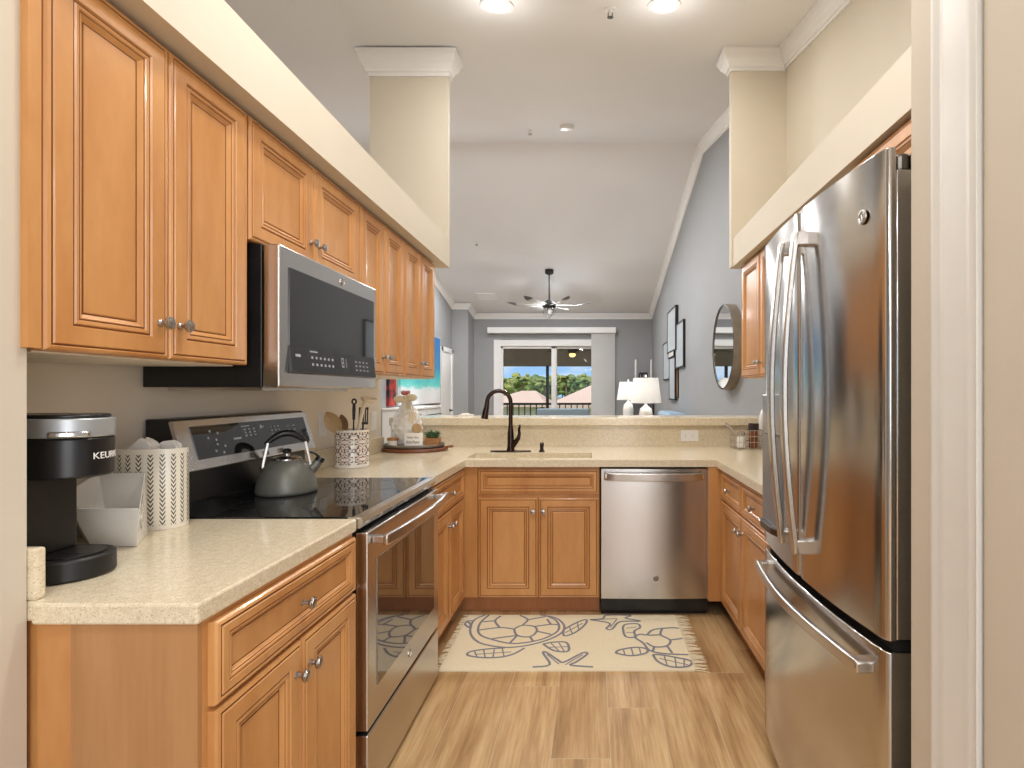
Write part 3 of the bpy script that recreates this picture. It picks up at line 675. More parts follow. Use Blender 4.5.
for s0, s1, h0, h1 in ((.30, .42, .62, .78), (.46, .60, .62, .80), (.64, .78, .64, .82), (.28, .40, .40, .56), (.44, .58, .42, .56), (.62, .78, .44, .58), (.40, .52, .25, .37)):
    q = [P(s0, h0), P(s1, h0), P(s1, h1), P(s0, h1)]
    for o in (q,): b.face([p+nr*.0015 for p in o]); 
    for i in range(4): b.face([q[i], q[(i+1) % 4], q[(i+1) % 4]+nr*.0015, q[i]+nr*.0015])
b.build('embossed_motif', WHITEC, bn)

# ------------------------------------------------------------------ patterned canister with coffee filters
def canister_mat():
    t = NT('arrow_stripe_ceramic'); tc = t.new('ShaderNodeTexCoord'); sp = t.new('ShaderNodeSeparateXYZ'); t.link(tc.outputs['Object'], sp.inputs[0])
    ang = t.math('ARCTAN2', sp.outputs['X'], t.math('MULTIPLY', sp.outputs['Y'], 1.55))
    u = t.math('MULTIPLY', ang, 20/(2*PI)); fu = t.math('SUBTRACT', u, t.math('FLOOR', u))
    d = t.math('ABSOLUTE', t.math('SUBTRACT', fu, .5))                       # distance from stripe centre
    vz = t.math('SUBTRACT', t.math('MULTIPLY', sp.outputs['Z'], 78), t.math('MULTIPLY', d, 3.4)); fv = t.math('SUBTRACT', vz, t.math('FLOOR', vz))
    st = t.math('MULTIPLY', t.math('LESS_THAN', d, .25), t.math('LESS_THAN', fv, .45))
    z = sp.outputs['Z']; st = t.math('MULTIPLY', st, t.math('MULTIPLY', t.math('GREATER_THAN', z, .012), t.math('LESS_THAN', z, .215)))
    t.base(t.mix(st, rgba((236, 229, 214)), rgba((72, 66, 60)))); t.set(.3, 0, .2); return t.m
t = thing('canister', 'cream oval canister with dark arrow stripes beside the range', 'canister', (-1.292, 1.525, CZ1+.0005))
n = 48
def oval(r, z, sy=.62): return [(.100*r*math.cos(2*PI*i/n), .100*r*sy*math.sin(2*PI*i/n), z) for i in range(n)]
b = MB(); b.grid([oval(.985, 0), oval(1, .004), oval(1, .226), oval(.985, .230), oval(.955, .230), oval(.95, .02)], 0, closed_u=True); b.face(oval(.985, 0)[::-1]); b.face(oval(.95, .02)); b.build('jar', canister_mat(), t, smooth=40)
for i, (ol, y0, y1) in enumerate((([(-.045, .16), (-.050, .225), (-.030, .243), (-.008, .262), (.012, .250), (.020, .238), (.020, .16)], -.030, .012),
                                  ([(.0, .16), (.0, .236), (.018, .247), (.040, .250), (.056, .243), (.062, .228), (.058, .16)], .016, .046))):
    b = MB()
    for q in range(4):
        a0 = y0+(y1-y0)*q/4; b.prism([(x*(1-.03*(q % 2)), z-.004*(q % 2)) for x, z in ol], a0, a0+(y1-y0)/4-.0012, ax='y')
    o = b.build('coffee_filters', PAPER, bevel=.003, merge=False); o.location = (-1.292, 1.525, CZ1)
    tag(o, ['pointed stack of white paper coffee filters standing in the striped canister', 'lower rounded stack of white paper filters, right in the striped canister'][i], 'coffee filters', 'coffee filters in the canister')

# ------------------------------------------------------------------ utensil crock
def crock_mat():
    t = NT('folk_pattern_ceramic'); tc = t.new('ShaderNodeTexCoord'); sp = t.new('ShaderNodeSeparateXYZ'); t.link(tc.outputs['Object'], sp.inputs[0])
    ang = t.math('ARCTAN2', sp.outputs['Y'], sp.outputs['X'])
    def tri(v, k):
        q = t.math('MULTIPLY', v, k); return t.math('ABSOLUTE', t.math('SUBTRACT', t.math('SUBTRACT', q, t.math('FLOOR', q)), .5))
    cu = t.new('ShaderNodeCombineXYZ'); t.link(t.math('MULTIPLY', tri(ang, 6/(2*PI)), .5), cu.inputs[0]); t.link(tri(sp.outputs['Z'], 1/.09), cu.inputs[1])
    nz = t.noise(cu.outputs[0], 6, 1.5, .5); nz2 = t.noise(cu.outputs[0], 11, 1, .4)
    dots = t.math('GREATER_THAN', nz2, .56); ln = t.math('LESS_THAN', t.math('ABSOLUTE', t.math('SUBTRACT', nz, .5)), .022)
    z = sp.outputs['Z']; band = t.math('MULTIPLY', t.math('GREATER_THAN', z, .018), t.math('LESS_THAN', z, .184))
    col = t.ramp(t.noise(cu.outputs[0], 5, 1), [(.42, rgba((52, 44, 50))), (.5, rgba((150, 52, 32))), (.58, rgba((70, 52, 46)))])
    c1 = t.mix(t.math('MULTIPLY', t.math('MAXIMUM', dots, ln), band), rgba((240, 234, 224)), col)
    t.base(c1); t.set(.25, 0, .3); return t.m
CRX, CRY = -1.262, 2.737
b = MB(); R = .086
b.lathe([(R*.97, 0), (R, .004), (R, .010), (R*.985, .012), (R*.985, .190), (R*1.0, .194), (R*.97, .196), (R*.93, .194), (R*.93, .012), (1e-5, .012)], (0, 0, 0), 48)
o = b.build('utensil_crock', crock_mat(), smooth=40); o.location = (CRX, CRY, CZ1+.0005); tag(o, 'white utensil crock with dark red folk pattern behind the cooktop', 'crock')
def utensil(name, label, p0, p1, build, mat, roll=0):
    """p0 foot in crock, p1 tip; build(mb, L) along local z"""
    p0, p1 = Vector(p0), Vector(p1); L = (p1-p0).length
    o = build(L).build(name, mat, smooth=50); o.location = p0
    o.rotation_mode = 'QUATERNION'; o.rotation_quaternion = (p1-p0).to_track_quat('Z', 'Y') @ Matrix.Rotation(math.radians(roll), 3, 'Z').to_quaternion(); tag(o, label, 'utensil', 'utensils in the crock'); return o
def spoon(bw, bl, hr=.006):
    def f(L):
        mb = MB(); mb.tube([(0, 0, 0), (0, 0, L-bl+.01)], [hr*.8, hr], 10)
        rows = []; n = 12
        for i in range(n+1):
            s = i/n; z = L-bl+bl*s; w = max(.0015, bw*math.sin(PI*min(1, .06+.94*s))**.6*(1 if s < 1 else 0)); c = .012*math.sin(PI*s)
            rows.append([(-w, -.002, z), (-w*.5, c-.002, z), (0, c, z), (w*.5, c-.002, z), (w, -.002, z), (w*.5, c+.004, z), (0, c+.006, z), (-w*.5, c+.004, z)])
        mb.grid(rows, 0, closed_u=True); return mb
    return f
bz = CZ1+.016
o = utensil('wooden_spoon', 'wide wooden spoon leaning left over the crock rim', (CRX+.05, CRY-.035, bz), (CRX-.092, CRY-.085, 1.205), spoon(.042, .12), WOODU, 70)
o = utensil('wooden_spoon', 'smaller brown wooden spoon in the middle of the crock', (CRX+.030, CRY-.01, bz), (CRX-.044, CRY-.03, 1.19), spoon(.024, .085), wood('brown_utensil_wood', (120, 86, 58), (160, 122, 84), rough=.5, stretch=(20, 20, 4), coat=0), 70)
def ladle(L):
    mb = MB(); mb.tube([(0, 0, 0), (0, 0, L*.6), (0, .004, L*.86), (.0, .012, L*.95), (0, .030, L)], [.007, .009, .011, .012, .010], 10)
    rows = []; n = 8
    for i in range(n+1):
        a = PI/2*i/n; rr = .040*math.sin(a)+.0005; rows.append([(rr*math.cos(2*PI*k/18), .055+rr*math.sin(2*PI*k/18)*1.25, L+.010-.026*math.cos(a)) for k in range(18)])
    mb.grid(rows, 0, closed_u=True)
    rows2 = [[(p[0]*.9, .055+(p[1]-.055)*.9, p[2]+.003) for p in r] for r in rows]; mb.grid([rows[-1], rows2[-1]]+rows2[::-1][1:], 0, closed_u=True); return mb
o = utensil('ladle', 'cream ladle standing at the right of the crock', (CRX-.01, CRY+.02, bz), (CRX+.060, CRY+.005, 1.262), ladle, CREAMP)
o.rotation_quaternion = o.rotation_quaternion @ Matrix.Rotation(math.radians(-80), 3, 'Z').to_quaternion()
def hook_handle(L):
    mb = MB(); mb.tube([(0, 0, 0), (0, 0, L-.10)], .004, 8); mb.tube([(0, 0, L-.11), (0, 0, L-.05), (0, 0, L-.026)], [.007, .009, .007], 10)
    mb.tube([(.012*math.cos(a), 0, L-.013+.013*math.sin(a)) for a in [-PI/2+2*PI*i/20 for i in range(21)]], .0045, 8); return mb
utensil('whisk', 'black handled whisk with a hanging loop, tallest in the crock', (CRX-.02, CRY+.05, bz), (CRX-.018, CRY+.062, 1.268), hook_handle, BLACKP)
def turner(L):
    mb = MB(); mb.tube([(0, 0, 0), (0, 0, L-.09)], .005, 8)
    for i in range(5): x = -.026+.013*i; mb.box(x-.0035, x+.0035, -.0015, .0015, L-.085, L-.005)
    mb.box(-.03, .03, -.0015, .0015, L-.012, L); mb.box(-.03, .03, -.0015, .0015, L-.092, L-.08); return mb
utensil('slotted_turner', 'dark slotted turner between the whisk and the ladle', (CRX+.03, CRY+.045, bz), (CRX+.034, CRY+.06, 1.225), turner, plain('dark_nylon', (70, 66, 62), .5))

# ------------------------------------------------------------------ board, tray and decor in the corner
BX, BY = -1.195, 3.50
b = MB(); n = 48
b.lathe([(.97, 0), (1, .005), (1, .017), (.97, .022), (1e-5, .022)], (0, 0, 0), 48, sx=.222, sy=.168)
for s in (-1, 1): b.sweep([(s*.20, 0, .018), (s*.225, 0, .026), (s*.26, 0, .028)], .016, .007)
o = b.build('serving_board', WOODB, bevel=.003, smooth=40); o.location = (BX, BY, CZ1+.0005); tag(o, 'oval dark wooden serving board with end handles in the counter corner', 'board')
TZ = CZ1+.024
b = MB(); b.lathe([(.95, 0), (1, .004), (1.04, .022), (1.02, .023), (.975, .006), (1e-5, .005)], (0, 0, 0), 48, sx=.196, sy=.150); o = b.build('tray', GALV, smooth=40); o.location = (BX, BY, TZ); tag(o, 'grey metal oval tray on the wooden serving board', 'tray')
TZ += .0065
# knobbly white bottle vase with a bow
t = thing('vase', 'knobbly white vase with bow and tags on the metal tray', 'vase', (-1.262, 3.55, TZ))
t.scale = (1.18, 1.1, 1.22)
rows = []; n = 40; prof = [(.052, 0), (.068, .015), (.082, .05), (.088, .09), (.084, .13), (.070, .17), (.052, .20), (.038, .225), (.032, .245), (.034, .265)]
import bisect
def pr(z):
    for (r0, z0), (r1, z1) in zip(prof, prof[1:]):
        if z0 <= z <= z1: return r0+(r1-r0)*(z-z0)/(z1-z0)
    return prof[-1][0]
for j in range(61):
    z = .265*j/60; row = []
    for i in range(72):
        a = 2*PI*i/72; kn = .0065*max(0, math.cos(a*9+(PI if int(z/.0265) % 2 else 0)))*abs(math.sin(PI*z/.0265)) if z < .215 else 0
        r = pr(z)-.004+kn; row.append((r*math.cos(a), r*math.sin(a), z))
    rows.append(row)
b = MB(); b.grid(rows, 0, closed_u=True); b.face(rows[0][::-1]); b.face(rows[-1]); b.build('body', WHITEC, t, smooth=80)
BOW = plain('cream_ribbon', (226, 212, 184), .8)
for s in (-1, 1):
    b = MB(); b.ball((s*.034+.002, -.036, .262+.004*s), .034, 16, sx=1, sy=.5, sz=.62, rn=10)
    b.build('bow_loop', BOW, t, smooth=60)
b = MB(); b.ball((0, -.04, .268), .013, 12); b.sweep([(0.004, -.045, .265), (.02, -.052, .235), (.028, -.062, .205)], .009, .001, upv=(0, -1, 0)); b.build('bow_knot', BOW, t, smooth=60)
ROSE = plain('dusty_rose_petals', (196, 120, 118), .7)
b = MB()
for i in range(9): a = i*2.4; r_ = .006+.002*i; b.ball((-.006+r_*math.cos(a), -.02+r_*.6*math.sin(a), .292+.004*math.sin(i*1.7)), .010, 8, rn=6)
b.build('flower', ROSE, t, smooth=60)
b = MB(); b.prism([(.050, .20), (.078, .186), (.064, .125), (.036, .138)], -.094, -.091, ax='y'); b.build('paper_tag', CREAMP, t)
b = MB(); b.lathe([(1e-5, 0), (.026, 0), (.028, .003), (.028, .007), (.022, .009), (.020, .007), (1e-5, .007)], (.088, -.108, .100), 24, 'y'); b.build('wood_disc', WOODU, t, smooth=40)
b = MB(); b.tube([(.03, -.05, .255), (.045, -.08, .21), (.052, -.094, .195)], .0012, 6); b.tube([(.036, -.05, .25), (.075, -.09, .16), (.088, -.10, .126)], .0012, 6); b.build('twine', WOODU, t)
# candle jar with wooden lid
t = thing('candle_jar', 'small glass jar with wooden lid at the left tray edge', 'jar', (-1.310, 3.422, TZ))
t.scale = (.9, .9, 1)
b = MB(); b.lathe([(.034, 0), (.037, .003), (.037, .042), (.034, .045), (1e-5, .045)], (0, 0, 0), 28); b.build('glass', WHITEC, t, smooth=40)
b = MB(); b.lathe([(.040, .045), (.040, .060), (.038, .062), (1e-5, .062)], (0, 0, 0), 28); b.sweep([(.037, -.012, .052), (.040, -.012, .02), (.039, -.012, .002)], .004, .002, upv=(1, 0, 0)); b.build('wooden_lid', WOODD, t, smooth=40)
# box sign
t = thing('box_sign', 'white wooden block sign lettered with kitchen in front of the vase', 'sign', (-1.222, 3.385, TZ), math.radians(-4))
b = MB(); b.box(0, .116, 0, .024, 0, .094); b.build('block', PAPER, t, bevel=.002)
INK = plain('grey_ink', (88, 84, 80), .7)
lettering('lettering', 'bless this', .021, lambda u, v, w: (.058+u, -.0006-w, .068+v), INK, t)
lettering('lettering', 'kitchen', .030, lambda u, v, w: (.058+u+.25*v, -.0006-w, .038+v), INK, t)
# potted plant
t = thing('potted_plant', 'small green leafy plant in a wooden box at the right tray edge', 'plant', (-1.068, 3.49, TZ))
b = MB()
for x0, x1, y0, y1 in ((-.045, .045, -.035, -.029), (-.045, .045, .029, .035), (-.045, -.039, -.029, .029), (.039, .045, -.029, .029)): b.box(x0, x1, y0, y1, 0, .055)
b.box(-.039, .039, -.029, .029, 0, .045); b.build('wooden_box', WOODD, t, bevel=.001)
LEAF = plain('sage_leaf', (92, 122, 84), .55, amt=.35, scale=60)
b = MB(); rr = random.Random(5)
for i in range(150):
    a = rr.uniform(0, 2*PI); r0 = rr.uniform(0, .03); c = Vector((r0*math.cos(a), r0*.7*math.sin(a), rr.uniform(.05, .085)))
    d = Vector((math.cos(a), math.sin(a)*.8, rr.uniform(.2, 1.3))).normalized(); L = rr.uniform(.018, .040); sd = d.cross(Vector((0, 0, 1))).normalized()*L*.28; up = sd.cross(d).normalized()*L*.12
    c2 = c+d*L*.5; tip = c+d*L*1.1-Vector((0, 0, L*.15))
    b.face([c, c2+sd+up, tip, c2-sd+up])
b.build('foliage', LEAF, t, merge=False)

# ------------------------------------------------------------------ faucet, pump, plates
t = thing('faucet', 'dark bronze pull-down kitchen faucet behind the sink', 'faucet', (-.535, 3.42, CZ1+.0005))
b = MB(); b.prism([(.135*math.cos(a) if abs(math.cos(a)) < 2 else 0, .032*math.sin(a)) for a in [2*PI*i/36 for i in range(36)]], 0, .008); b.build('deck_plate', BRONZE, t, bevel=.003, smooth=40)
b = MB(); b.lathe([(.026, .008), (.026, .02), (.022, .03), (.021, .12), (.017, .15), (.0145, .18)], (0, 0, 0), 24)
pts = [(0, 0, .17), (0, 0, .30)]+[(-.075+.075*math.cos(a), -.012*(1-math.cos(a)), .325+.075*math.sin(a)) for a in [PI*i/16*.98 for i in range(17)]]
b.tube(pts, .0135, 16); b.build('spout', BRONZE, t, smooth=50)
b = MB(); e = Vector(pts[-1]); b.tube([e+Vector((0.001, 0, .005)), e+Vector((-.003, 0, -.03)), e+Vector((-.012, 0, -.075)), e+Vector((-.017, 0, -.112))], [.0145, .0165, .021, .0225], 18); b.build('spray_head', BRONZE, t, smooth=50)
b = MB(); b.tube([(.012, 0, .035), (.03, -.005, .06), (.052, -.012, .09), (.060, -.016, .12), (.058, -.018, .15), (.066, -.02, .178)], [.017, .018, .014, .010, .009, .007], 12); b.build('lever', BRONZE, t, smooth=50)
t = thing('soap_dispenser', 'short dark bronze soap pump right of the faucet', 'soap dispenser', (-.33, 3.42, CZ1+.0005))
b = MB(); b.lathe([(.019, 0), (.019, .006), (.013, .012), (.012, .03)], (0, 0, 0), 20); b.build('collar', BRONZE, t, smooth=40)
b = MB(); b.lathe([(.010, .03), (.014, .034), (.014, .056), (.010, .06), (1e-5, .061)], (0, 0, 0), 20); b.tube([(0, 0, .050), (0, -.03, .053), (.0, -.045, .048)], .006, 10); b.build('pump_head', BRONZE, t, smooth=40)
def wall_plate(name, label, cat, loc, rz, w, h, kind, rot=0):
    t = thing(name, label, cat, loc, rz)
    b = MB(); b.box(-w/2, w/2, -.006, 0, -h/2, h/2); b.build('cover_plate', WHITEP, t, bevel=.002)
    if kind == 'rocker': b = MB(); b.box(-.017, .017, -.009, -.005, -.034, .034); b.build('rocker', WHITEP, t, bevel=.002)
    else:
        for s in (-1, 1):
            b = MB(); b.box(s*.026-.016, s*.026+.016, -.0085, -.005, -.016, .016); r = b.build('receptacle', WHITEP, t, bevel=.003)
            b = MB(); b.box(s*.026-.008, s*.026-.0015, -.009, -.0082, -.007, -.005); b.box(s*.026-.008, s*.026-.0015, -.009, -.0082, .005, .007); b.build('slot', RUBBER, r)
    return t
wall_plate('outlet', 'white horizontal outlet on the bar backsplash above the dishwasher', 'outlet', (.708, 3.7755, .990), 0, .13, .078, 'outlet')
wall_plate('light_switch', 'white switch plate on the left wall between kettle and crock', 'switch', (XL+.0005, 2.70, 1.135), LEFT, .075, .12, 'rocker')
wall_plate('light_switch', 'white switch plate on the left wall behind the ladle', 'switch', (XL+.0005, 3.33, 1.12), LEFT, .075, .12, 'rocker')

# ------------------------------------------------------------------ wire basket in the right corner
t = thing('wire_basket', 'chrome wire basket on the right counter corner', 'basket', (1.075, 3.60, CZ1+.0005))
b = MB(); w, d, h = .10, .075, .13
for z in (.004, .05, .09, h): b.tube([(-w, -d, z), (w, -d, z), (w, d, z), (-w, d, z), (-w, -d, z)], .0022, 6)
for i in range(9):
    x = -w+2*w*i/8
    for y in (-d, d): b.tube([(x, y, .004), (x, y, h)], .0014, 5)
    b.tube([(x, -d, .004), (x, d, .004)], .0014, 5)
for i in range(6):
    y = -d+2*d*i/5
    for x in (-w, w): b.tube([(x, y, .004), (x, y, h)], .0014, 5)
b.build('cage', CHROME, t)
b = MB(); b.tube([(-w, -.02, h), (-w-.03, -.02, h+.02), (-w-.055, -.015, h+.042), (-w-.05, 0, h+.05), (-w-.02, .015, h+.026), (-w, .02, h)], .0035, 8); b.build('handle', CHROME, t, smooth=60)
t = thing('spice_jar', 'jar with dark lid standing in the wire basket', 'jar', (1.115, 3.59, CZ1+.009))
b = MB(); b.lathe([(.03, 0), (.033, .004), (.033, .10), (.028, .115), (.028, .12)], (0, 0, 0), 24); b.build('glass', plain('amber_contents', (120, 62, 34), .2, amt=.3), t, smooth=40)
b = MB(); b.lathe([(.036, .118), (.036, .165), (.033, .168), (1e-5, .168)], (0, 0, 0), 24); b.build('lid', plain('dark_brown_lid', (48, 30, 30), .4), t, smooth=40)
t = thing('spice_jar', 'pale squat jar at the left end of the wire basket', 'jar', (1.03, 3.59, CZ1+.009))
b = MB(); b.lathe([(.026, 0), (.03, .004), (.03, .07), (.024, .085)], (0, 0, 0), 24); b.build('glass', WHITEC, t, smooth=40)
b = MB(); b.lathe([(.027, .083), (.027, .105), (1e-5, .106)], (0, 0, 0), 24); b.build('lid', STEELB, t, smooth=40)
b = MB(); b.lathe([(.04, 0), (.052, .02), (.06, .10), (.055, .20), (.038, .26), (.016, .285), (1e-5, .287)], (0, 0, 0), 28); o = b.build('ceramic_dome', WHITEC, smooth=50); o.location = (1.242, 3.70, CZ1+.001)
tag(o, 'white domed ceramic jar behind the wire basket, half hidden by the refrigerator', 'jar')

# ------------------------------------------------------------------ rug
def px2floor(x, y): k = (y-VY)/H; return ((x-VX)/k, F/k)
def zpt(zx, zy): return px2floor(435+zx/3.793, 605+zy/3.793)
RUGM = NT('woven_cream_cotton')
v = RUGM.coords(); RUGM.base(RUGM.ramp(RUGM.noise(v, 260, 3), [(.3, rgba((236, 223, 188))), (.7, rgba((250, 240, 212)))])); RUGM.set(.95, 0); RUGM.bump(RUGM.noise(RUGM.coords((1, 4, 1)), 320, 2), .5, .002); RUGM = RUGM.m
RUGL = plain('slate_blue_yarn', (138, 140, 148), .95, amt=.15, scale=200)
RX0, RX1, RY0, RY1 = -.715, .48, 2.43, 3.03
t = thing('rug', 'cream rug with grey sea turtles and starfish before the sink', 'rug')
b = MB(); b.box(RX0, RX1, RY0, RY1, .0005, .009)
def stroke(pts, w=.013, closed=False):
    P = [Vector((*zpt(*p), 0)) for p in pts]
    P = [Vector((min(RX1-.004, max(RX0+.004, p.x)), min(RY1-.003, max(RY0+.003, p.y)), 0)) for p in P]
    if closed: P.append(P[0])
    # resample smooth
    Q = []
    for i in range(len(P)-1):
        p0, p1, p2, p3 = P[max(i-1, 0)], P[i], P[i+1], P[min(i+2, len(P)-1)]
        for k in range(4):
            s = k/4; Q.append(.5*((2*p1)+(p2-p0)*s+(2*p0-5*p1+4*p2-p3)*s*s+(3*p1-p0-3*p2+p3)*s**3))
    Q.append(P[-1]); rows = []
    for i, p in enumerate(Q):
        d = Q[min(i+1, len(Q)-1)]-Q[max(i-1, 0)]
        if d.length < 1e-6: continue
        d.normalize(); s = Vector((-d.y, d.x, 0))*w/2
        rows.append([(p.x+s.x, p.y+s.y, ZS), (p.x-s.x, p.y-s.y, ZS)])
    for r in rows:
        for i in range(2): r[i] = (min(RX1, max(RX0, r[i][0])), min(RY1, max(RY0, r[i][1])), r[i][2])
    b.grid(rows, 1)
def S(pts, w=.013, closed=False):
    global ZS
    ZS += .00002; stroke(pts, w, closed)
ZS = .0094
S([(190, 44), (150, 62), (135, 90), (137, 120), (165, 148), (215, 162), (275, 168), (340, 162), (400, 148), (450, 130), (484, 108), (490, 85), (470, 62), (440, 50), (400, 44)], .013)
S([(205, 44), (175, 70), (163, 100), (175, 122), (215, 137), (280, 152), (340, 150), (400, 138), (440, 122), (466, 104), (470, 82), (455, 62), (420, 46)])
S([(300, 98), (330, 84), (376, 88), (386, 106), (360, 127), (312, 122)], closed=True)
for q in ([(300, 98), (245, 92), (165, 102)], [(245, 92), (228, 66), (250, 48)], [(228, 66), (180, 70)], [(330, 84), (352, 62), (322, 45)], [(352, 62), (420, 50)], [(376, 88), (440, 80), (470, 82)], [(386, 106), (440, 118)], [(360, 127), (372, 144)], [(312, 122), (285, 150)], [(312, 122), (215, 135)], [(440, 80), (425, 60)]): S(q)
S([(145, 66), (122, 68), (114, 80), (130, 92), (140, 88)]); S([(122, 68), (135, 80), (130, 92)])
S([(265, 170), (200, 174), (135, 184), (125, 198), (180, 207), (250, 205), (300, 192), (340, 170)]);
for q in ([(150, 183), (160, 205)], [(185, 178), (190, 207)], [(225, 175), (220, 206)], [(255, 172), (262, 203)], [(150, 195), (290, 185)]): S(q, .007)
S([(410, 155), (450, 148), (495, 148), (508, 168), (500, 184), (450, 180)], closed=True)
for q in ([(440, 152), (470, 182)], [(470, 150), (490, 183)], [(430, 168), (505, 165)]): S(q, .007)
S([(488, 100), (540, 72), (574, 62), (568, 82), (530, 112), (490, 124)], closed=True)
for q in ([(510, 90), (520, 114)], [(540, 74), (545, 100)], [(495, 112), (560, 76)]): S(q, .007)
S([(370, 243), (435, 234), (410, 190), (422, 187), (466, 216), (490, 224), (560, 189), (577, 194), (535, 224), (515, 236), (600, 243)])
S([(425, 195), (470, 232)], .007); S([(560, 196), (495, 234)], .007)
S([(588, 62), (636, 58), (652, 45), (742, 46), (722, 56), (780, 68), (702, 70), (672, 98), (650, 96), (662, 76)], closed=True); S([(610, 62), (690, 58)], .007); S([(665, 92), (690, 60)], .007)
S([(712, 92), (724, 80), (768, 78), (778, 92), (756, 106), (758, 128), (722, 126)], closed=True); S([(725, 95), (765, 90)], .007); S([(725, 112), (755, 112)], .007)
S([(975, 96), (900, 93), (830, 100), (802, 120), (778, 118), (760, 130), (790, 152), (815, 180), (870, 192), (975, 196)], .013)
for q in ([(862, 96), (856, 120), (892, 140), (880, 162), (832, 166), (802, 150)], [(892, 140), (960, 134)], [(880, 162), (900, 190)], [(856, 120), (806, 122)], [(832, 166), (826, 182)]): S(q)
S([(685, 190), (700, 178), (760, 168), (802, 174), (800, 190), (742, 200)], closed=True)
for q in ([(715, 178), (720, 196)], [(745, 172), (752, 198)], [(775, 170), (780, 192)]): S(q, .007)
S([(826, 196), (848, 224), (900, 243), (962, 240), (978, 220), (905, 205), (850, 196)], closed=True)
for q in ([(850, 210), (960, 235)], [(870, 202), (880, 236)], [(910, 208), (915, 242)], [(945, 214), (945, 240)]): S(q, .007)
b.build('woven_field', [RUGM, RUGL], t, merge=False)
rr = random.Random(9)
for side in (-1, 1):
    b = MB()
    for i in range(64):
        y = RY0+.004+(RY1-RY0-.008)*i/63; x = RX0 if side < 0 else RX1; L = rr.uniform(.05, .075) if side > 0 else rr.uniform(.03, .04); dy = rr.uniform(-.02, .02)
        b.tube([(x, y, .005), (x+side*L*.5, y+dy*.5+rr.uniform(-.004, .004), .006), (x+side*L, y+dy, .003)], [.0022, .002, .0014], 5)
    f = b.build('fringe', RUGM, t); f['kind'] = 'stuff'

# ------------------------------------------------------------------ ceiling fittings
def tilt(y): return math.atan(.2308) if y < 6.19 else -math.atan(.2308)
for i, (x, y) in enumerate(CANS[:2]):
    t = thing('recessed_light', ['lit recessed ceiling light, left of the two over the kitchen', 'lit recessed ceiling light, right of the two over the kitchen'][i], 'ceiling light', (x, y, zc(y)), 0, 'recessed kitchen lights')
    t.rotation_euler = (tilt(y), 0, 0)
    b = MB(); b.lathe([(.095, 0), (.095, -.006), (.085, -.010), (.072, -.006), (.07, 0)], (0, 0, 0), 32); b.build('trim_ring', TRIM, t, smooth=40)
    b = MB(); b.lathe([(.068, -.002), (.06, -.006), (1e-5, -.008)], (0, 0, 0), 32); b.build('lens', CANLIT, t, smooth=40)
def sprinkler(x, y, label):
    t = thing('sprinkler', label, 'sprinkler', (x, y, zc(y)), 0, 'ceiling sprinklers'); t.rotation_euler = (tilt(y), 0, 0)
    b = MB(); b.lathe([(.035, 0), (.033, -.006), (.012, -.010), (.010, -.02)], (0, 0, 0), 20); b.build('escutcheon', TRIM, t, smooth=40)
    b = MB(); b.tube([(-.012, 0, -.02), (-.012, 0, -.042)], .003, 6); b.tube([(.012, 0, -.02), (.012, 0, -.042)], .003, 6); b.lathe([(.018, -.042), (.018, -.045)], (0, 0, 0), 12); b.build('deflector', STEELD, t)
sprinkler(.105, 2.99, 'ceiling sprinkler at the top between the two recessed lights'); sprinkler(-.67, 5.62, 'ceiling sprinkler left of the smoke detector')
sprinkler(-1.88, 8.48, 'ceiling sprinkler low on the far slope, left of the fan')
t = thing('smoke_detector', 'round white smoke detector on the vaulted ceiling', 'smoke detector', (-.263, 5.45, zc(5.45))); t.rotation_euler = (tilt(5), 0, 0)
b = MB(); b.lathe([(.075, 0), (.075, -.018), (.062, -.034), (.03, -.038), (1e-5, -.039)], (0, 0, 0), 32); b.build('cover', WHITEP, t, smooth=40)
b = MB(); b.lathe([(.068, -.0005), (.076, -.004), (.068, -.008)], (0, 0, 0), 32); b.build('base_ring', GREY, t)
t = thing('air_vent', 'pale rectangular air vent on the ceiling left of the fan', 'vent', (-2.14, 10.6, zc(10.6))); t.rotation_euler = (tilt(10), 0, 0)
b = MB(); b.box(-.19, .19, -.17, -.14, -.012, 0); b.box(-.19, .19, .14, .17, -.012, 0); b.box(-.19, -.16, -.14, .14, -.012, 0); b.box(.16, .19, -.14, .14, -.012, 0); b.build('frame', TRIM, t)
for i in range(7): y = -.12+.04*i; b = MB(); b.prism([(y, 0), (y+.022, -.010), (y+.024, -.008), (y+.003, 0)], -.16, .16, ax='x'); b.build('louver', TRIM, t)

# living-room fan
FYY, FX = 9.45, -.775
zf = zc(FYY)
t = thing('ceiling_fan', 'black ceiling fan with curved blades hanging in the living room', 'ceiling fan', (FX, FYY, zf))
b = MB(); b.lathe([(.08, .01), (.08, -.05), (.06, -.07), (.02, -.078)], (0, 0, 0), 28); b.build('canopy', BLACKM, t, smooth=40)
HZ = 1.307+86.5/55-zf
b = MB(); b.tube([(0, 0, -.06), (0, 0, HZ+.06)], .017, 12); b.build('downrod', BLACKM, t, smooth=50)
b = MB(); b.lathe([(.02, .11), (.05, .09), (.10, .055), (.125, .03), (.125, -.02), (.10, -.045), (.05, -.05)], (0, 0, HZ), 32); b.build('motor_housing', BLACKM, t, smooth=40)
BLT = plain('fan_blade_tip', (72, 72, 74), .35, amt=.1)
BLG = plain('fan_blade_reflected', (196, 196, 194), .3, amt=.08, scale=6);  # pale tone paints in the light reflected on the blades near the hub
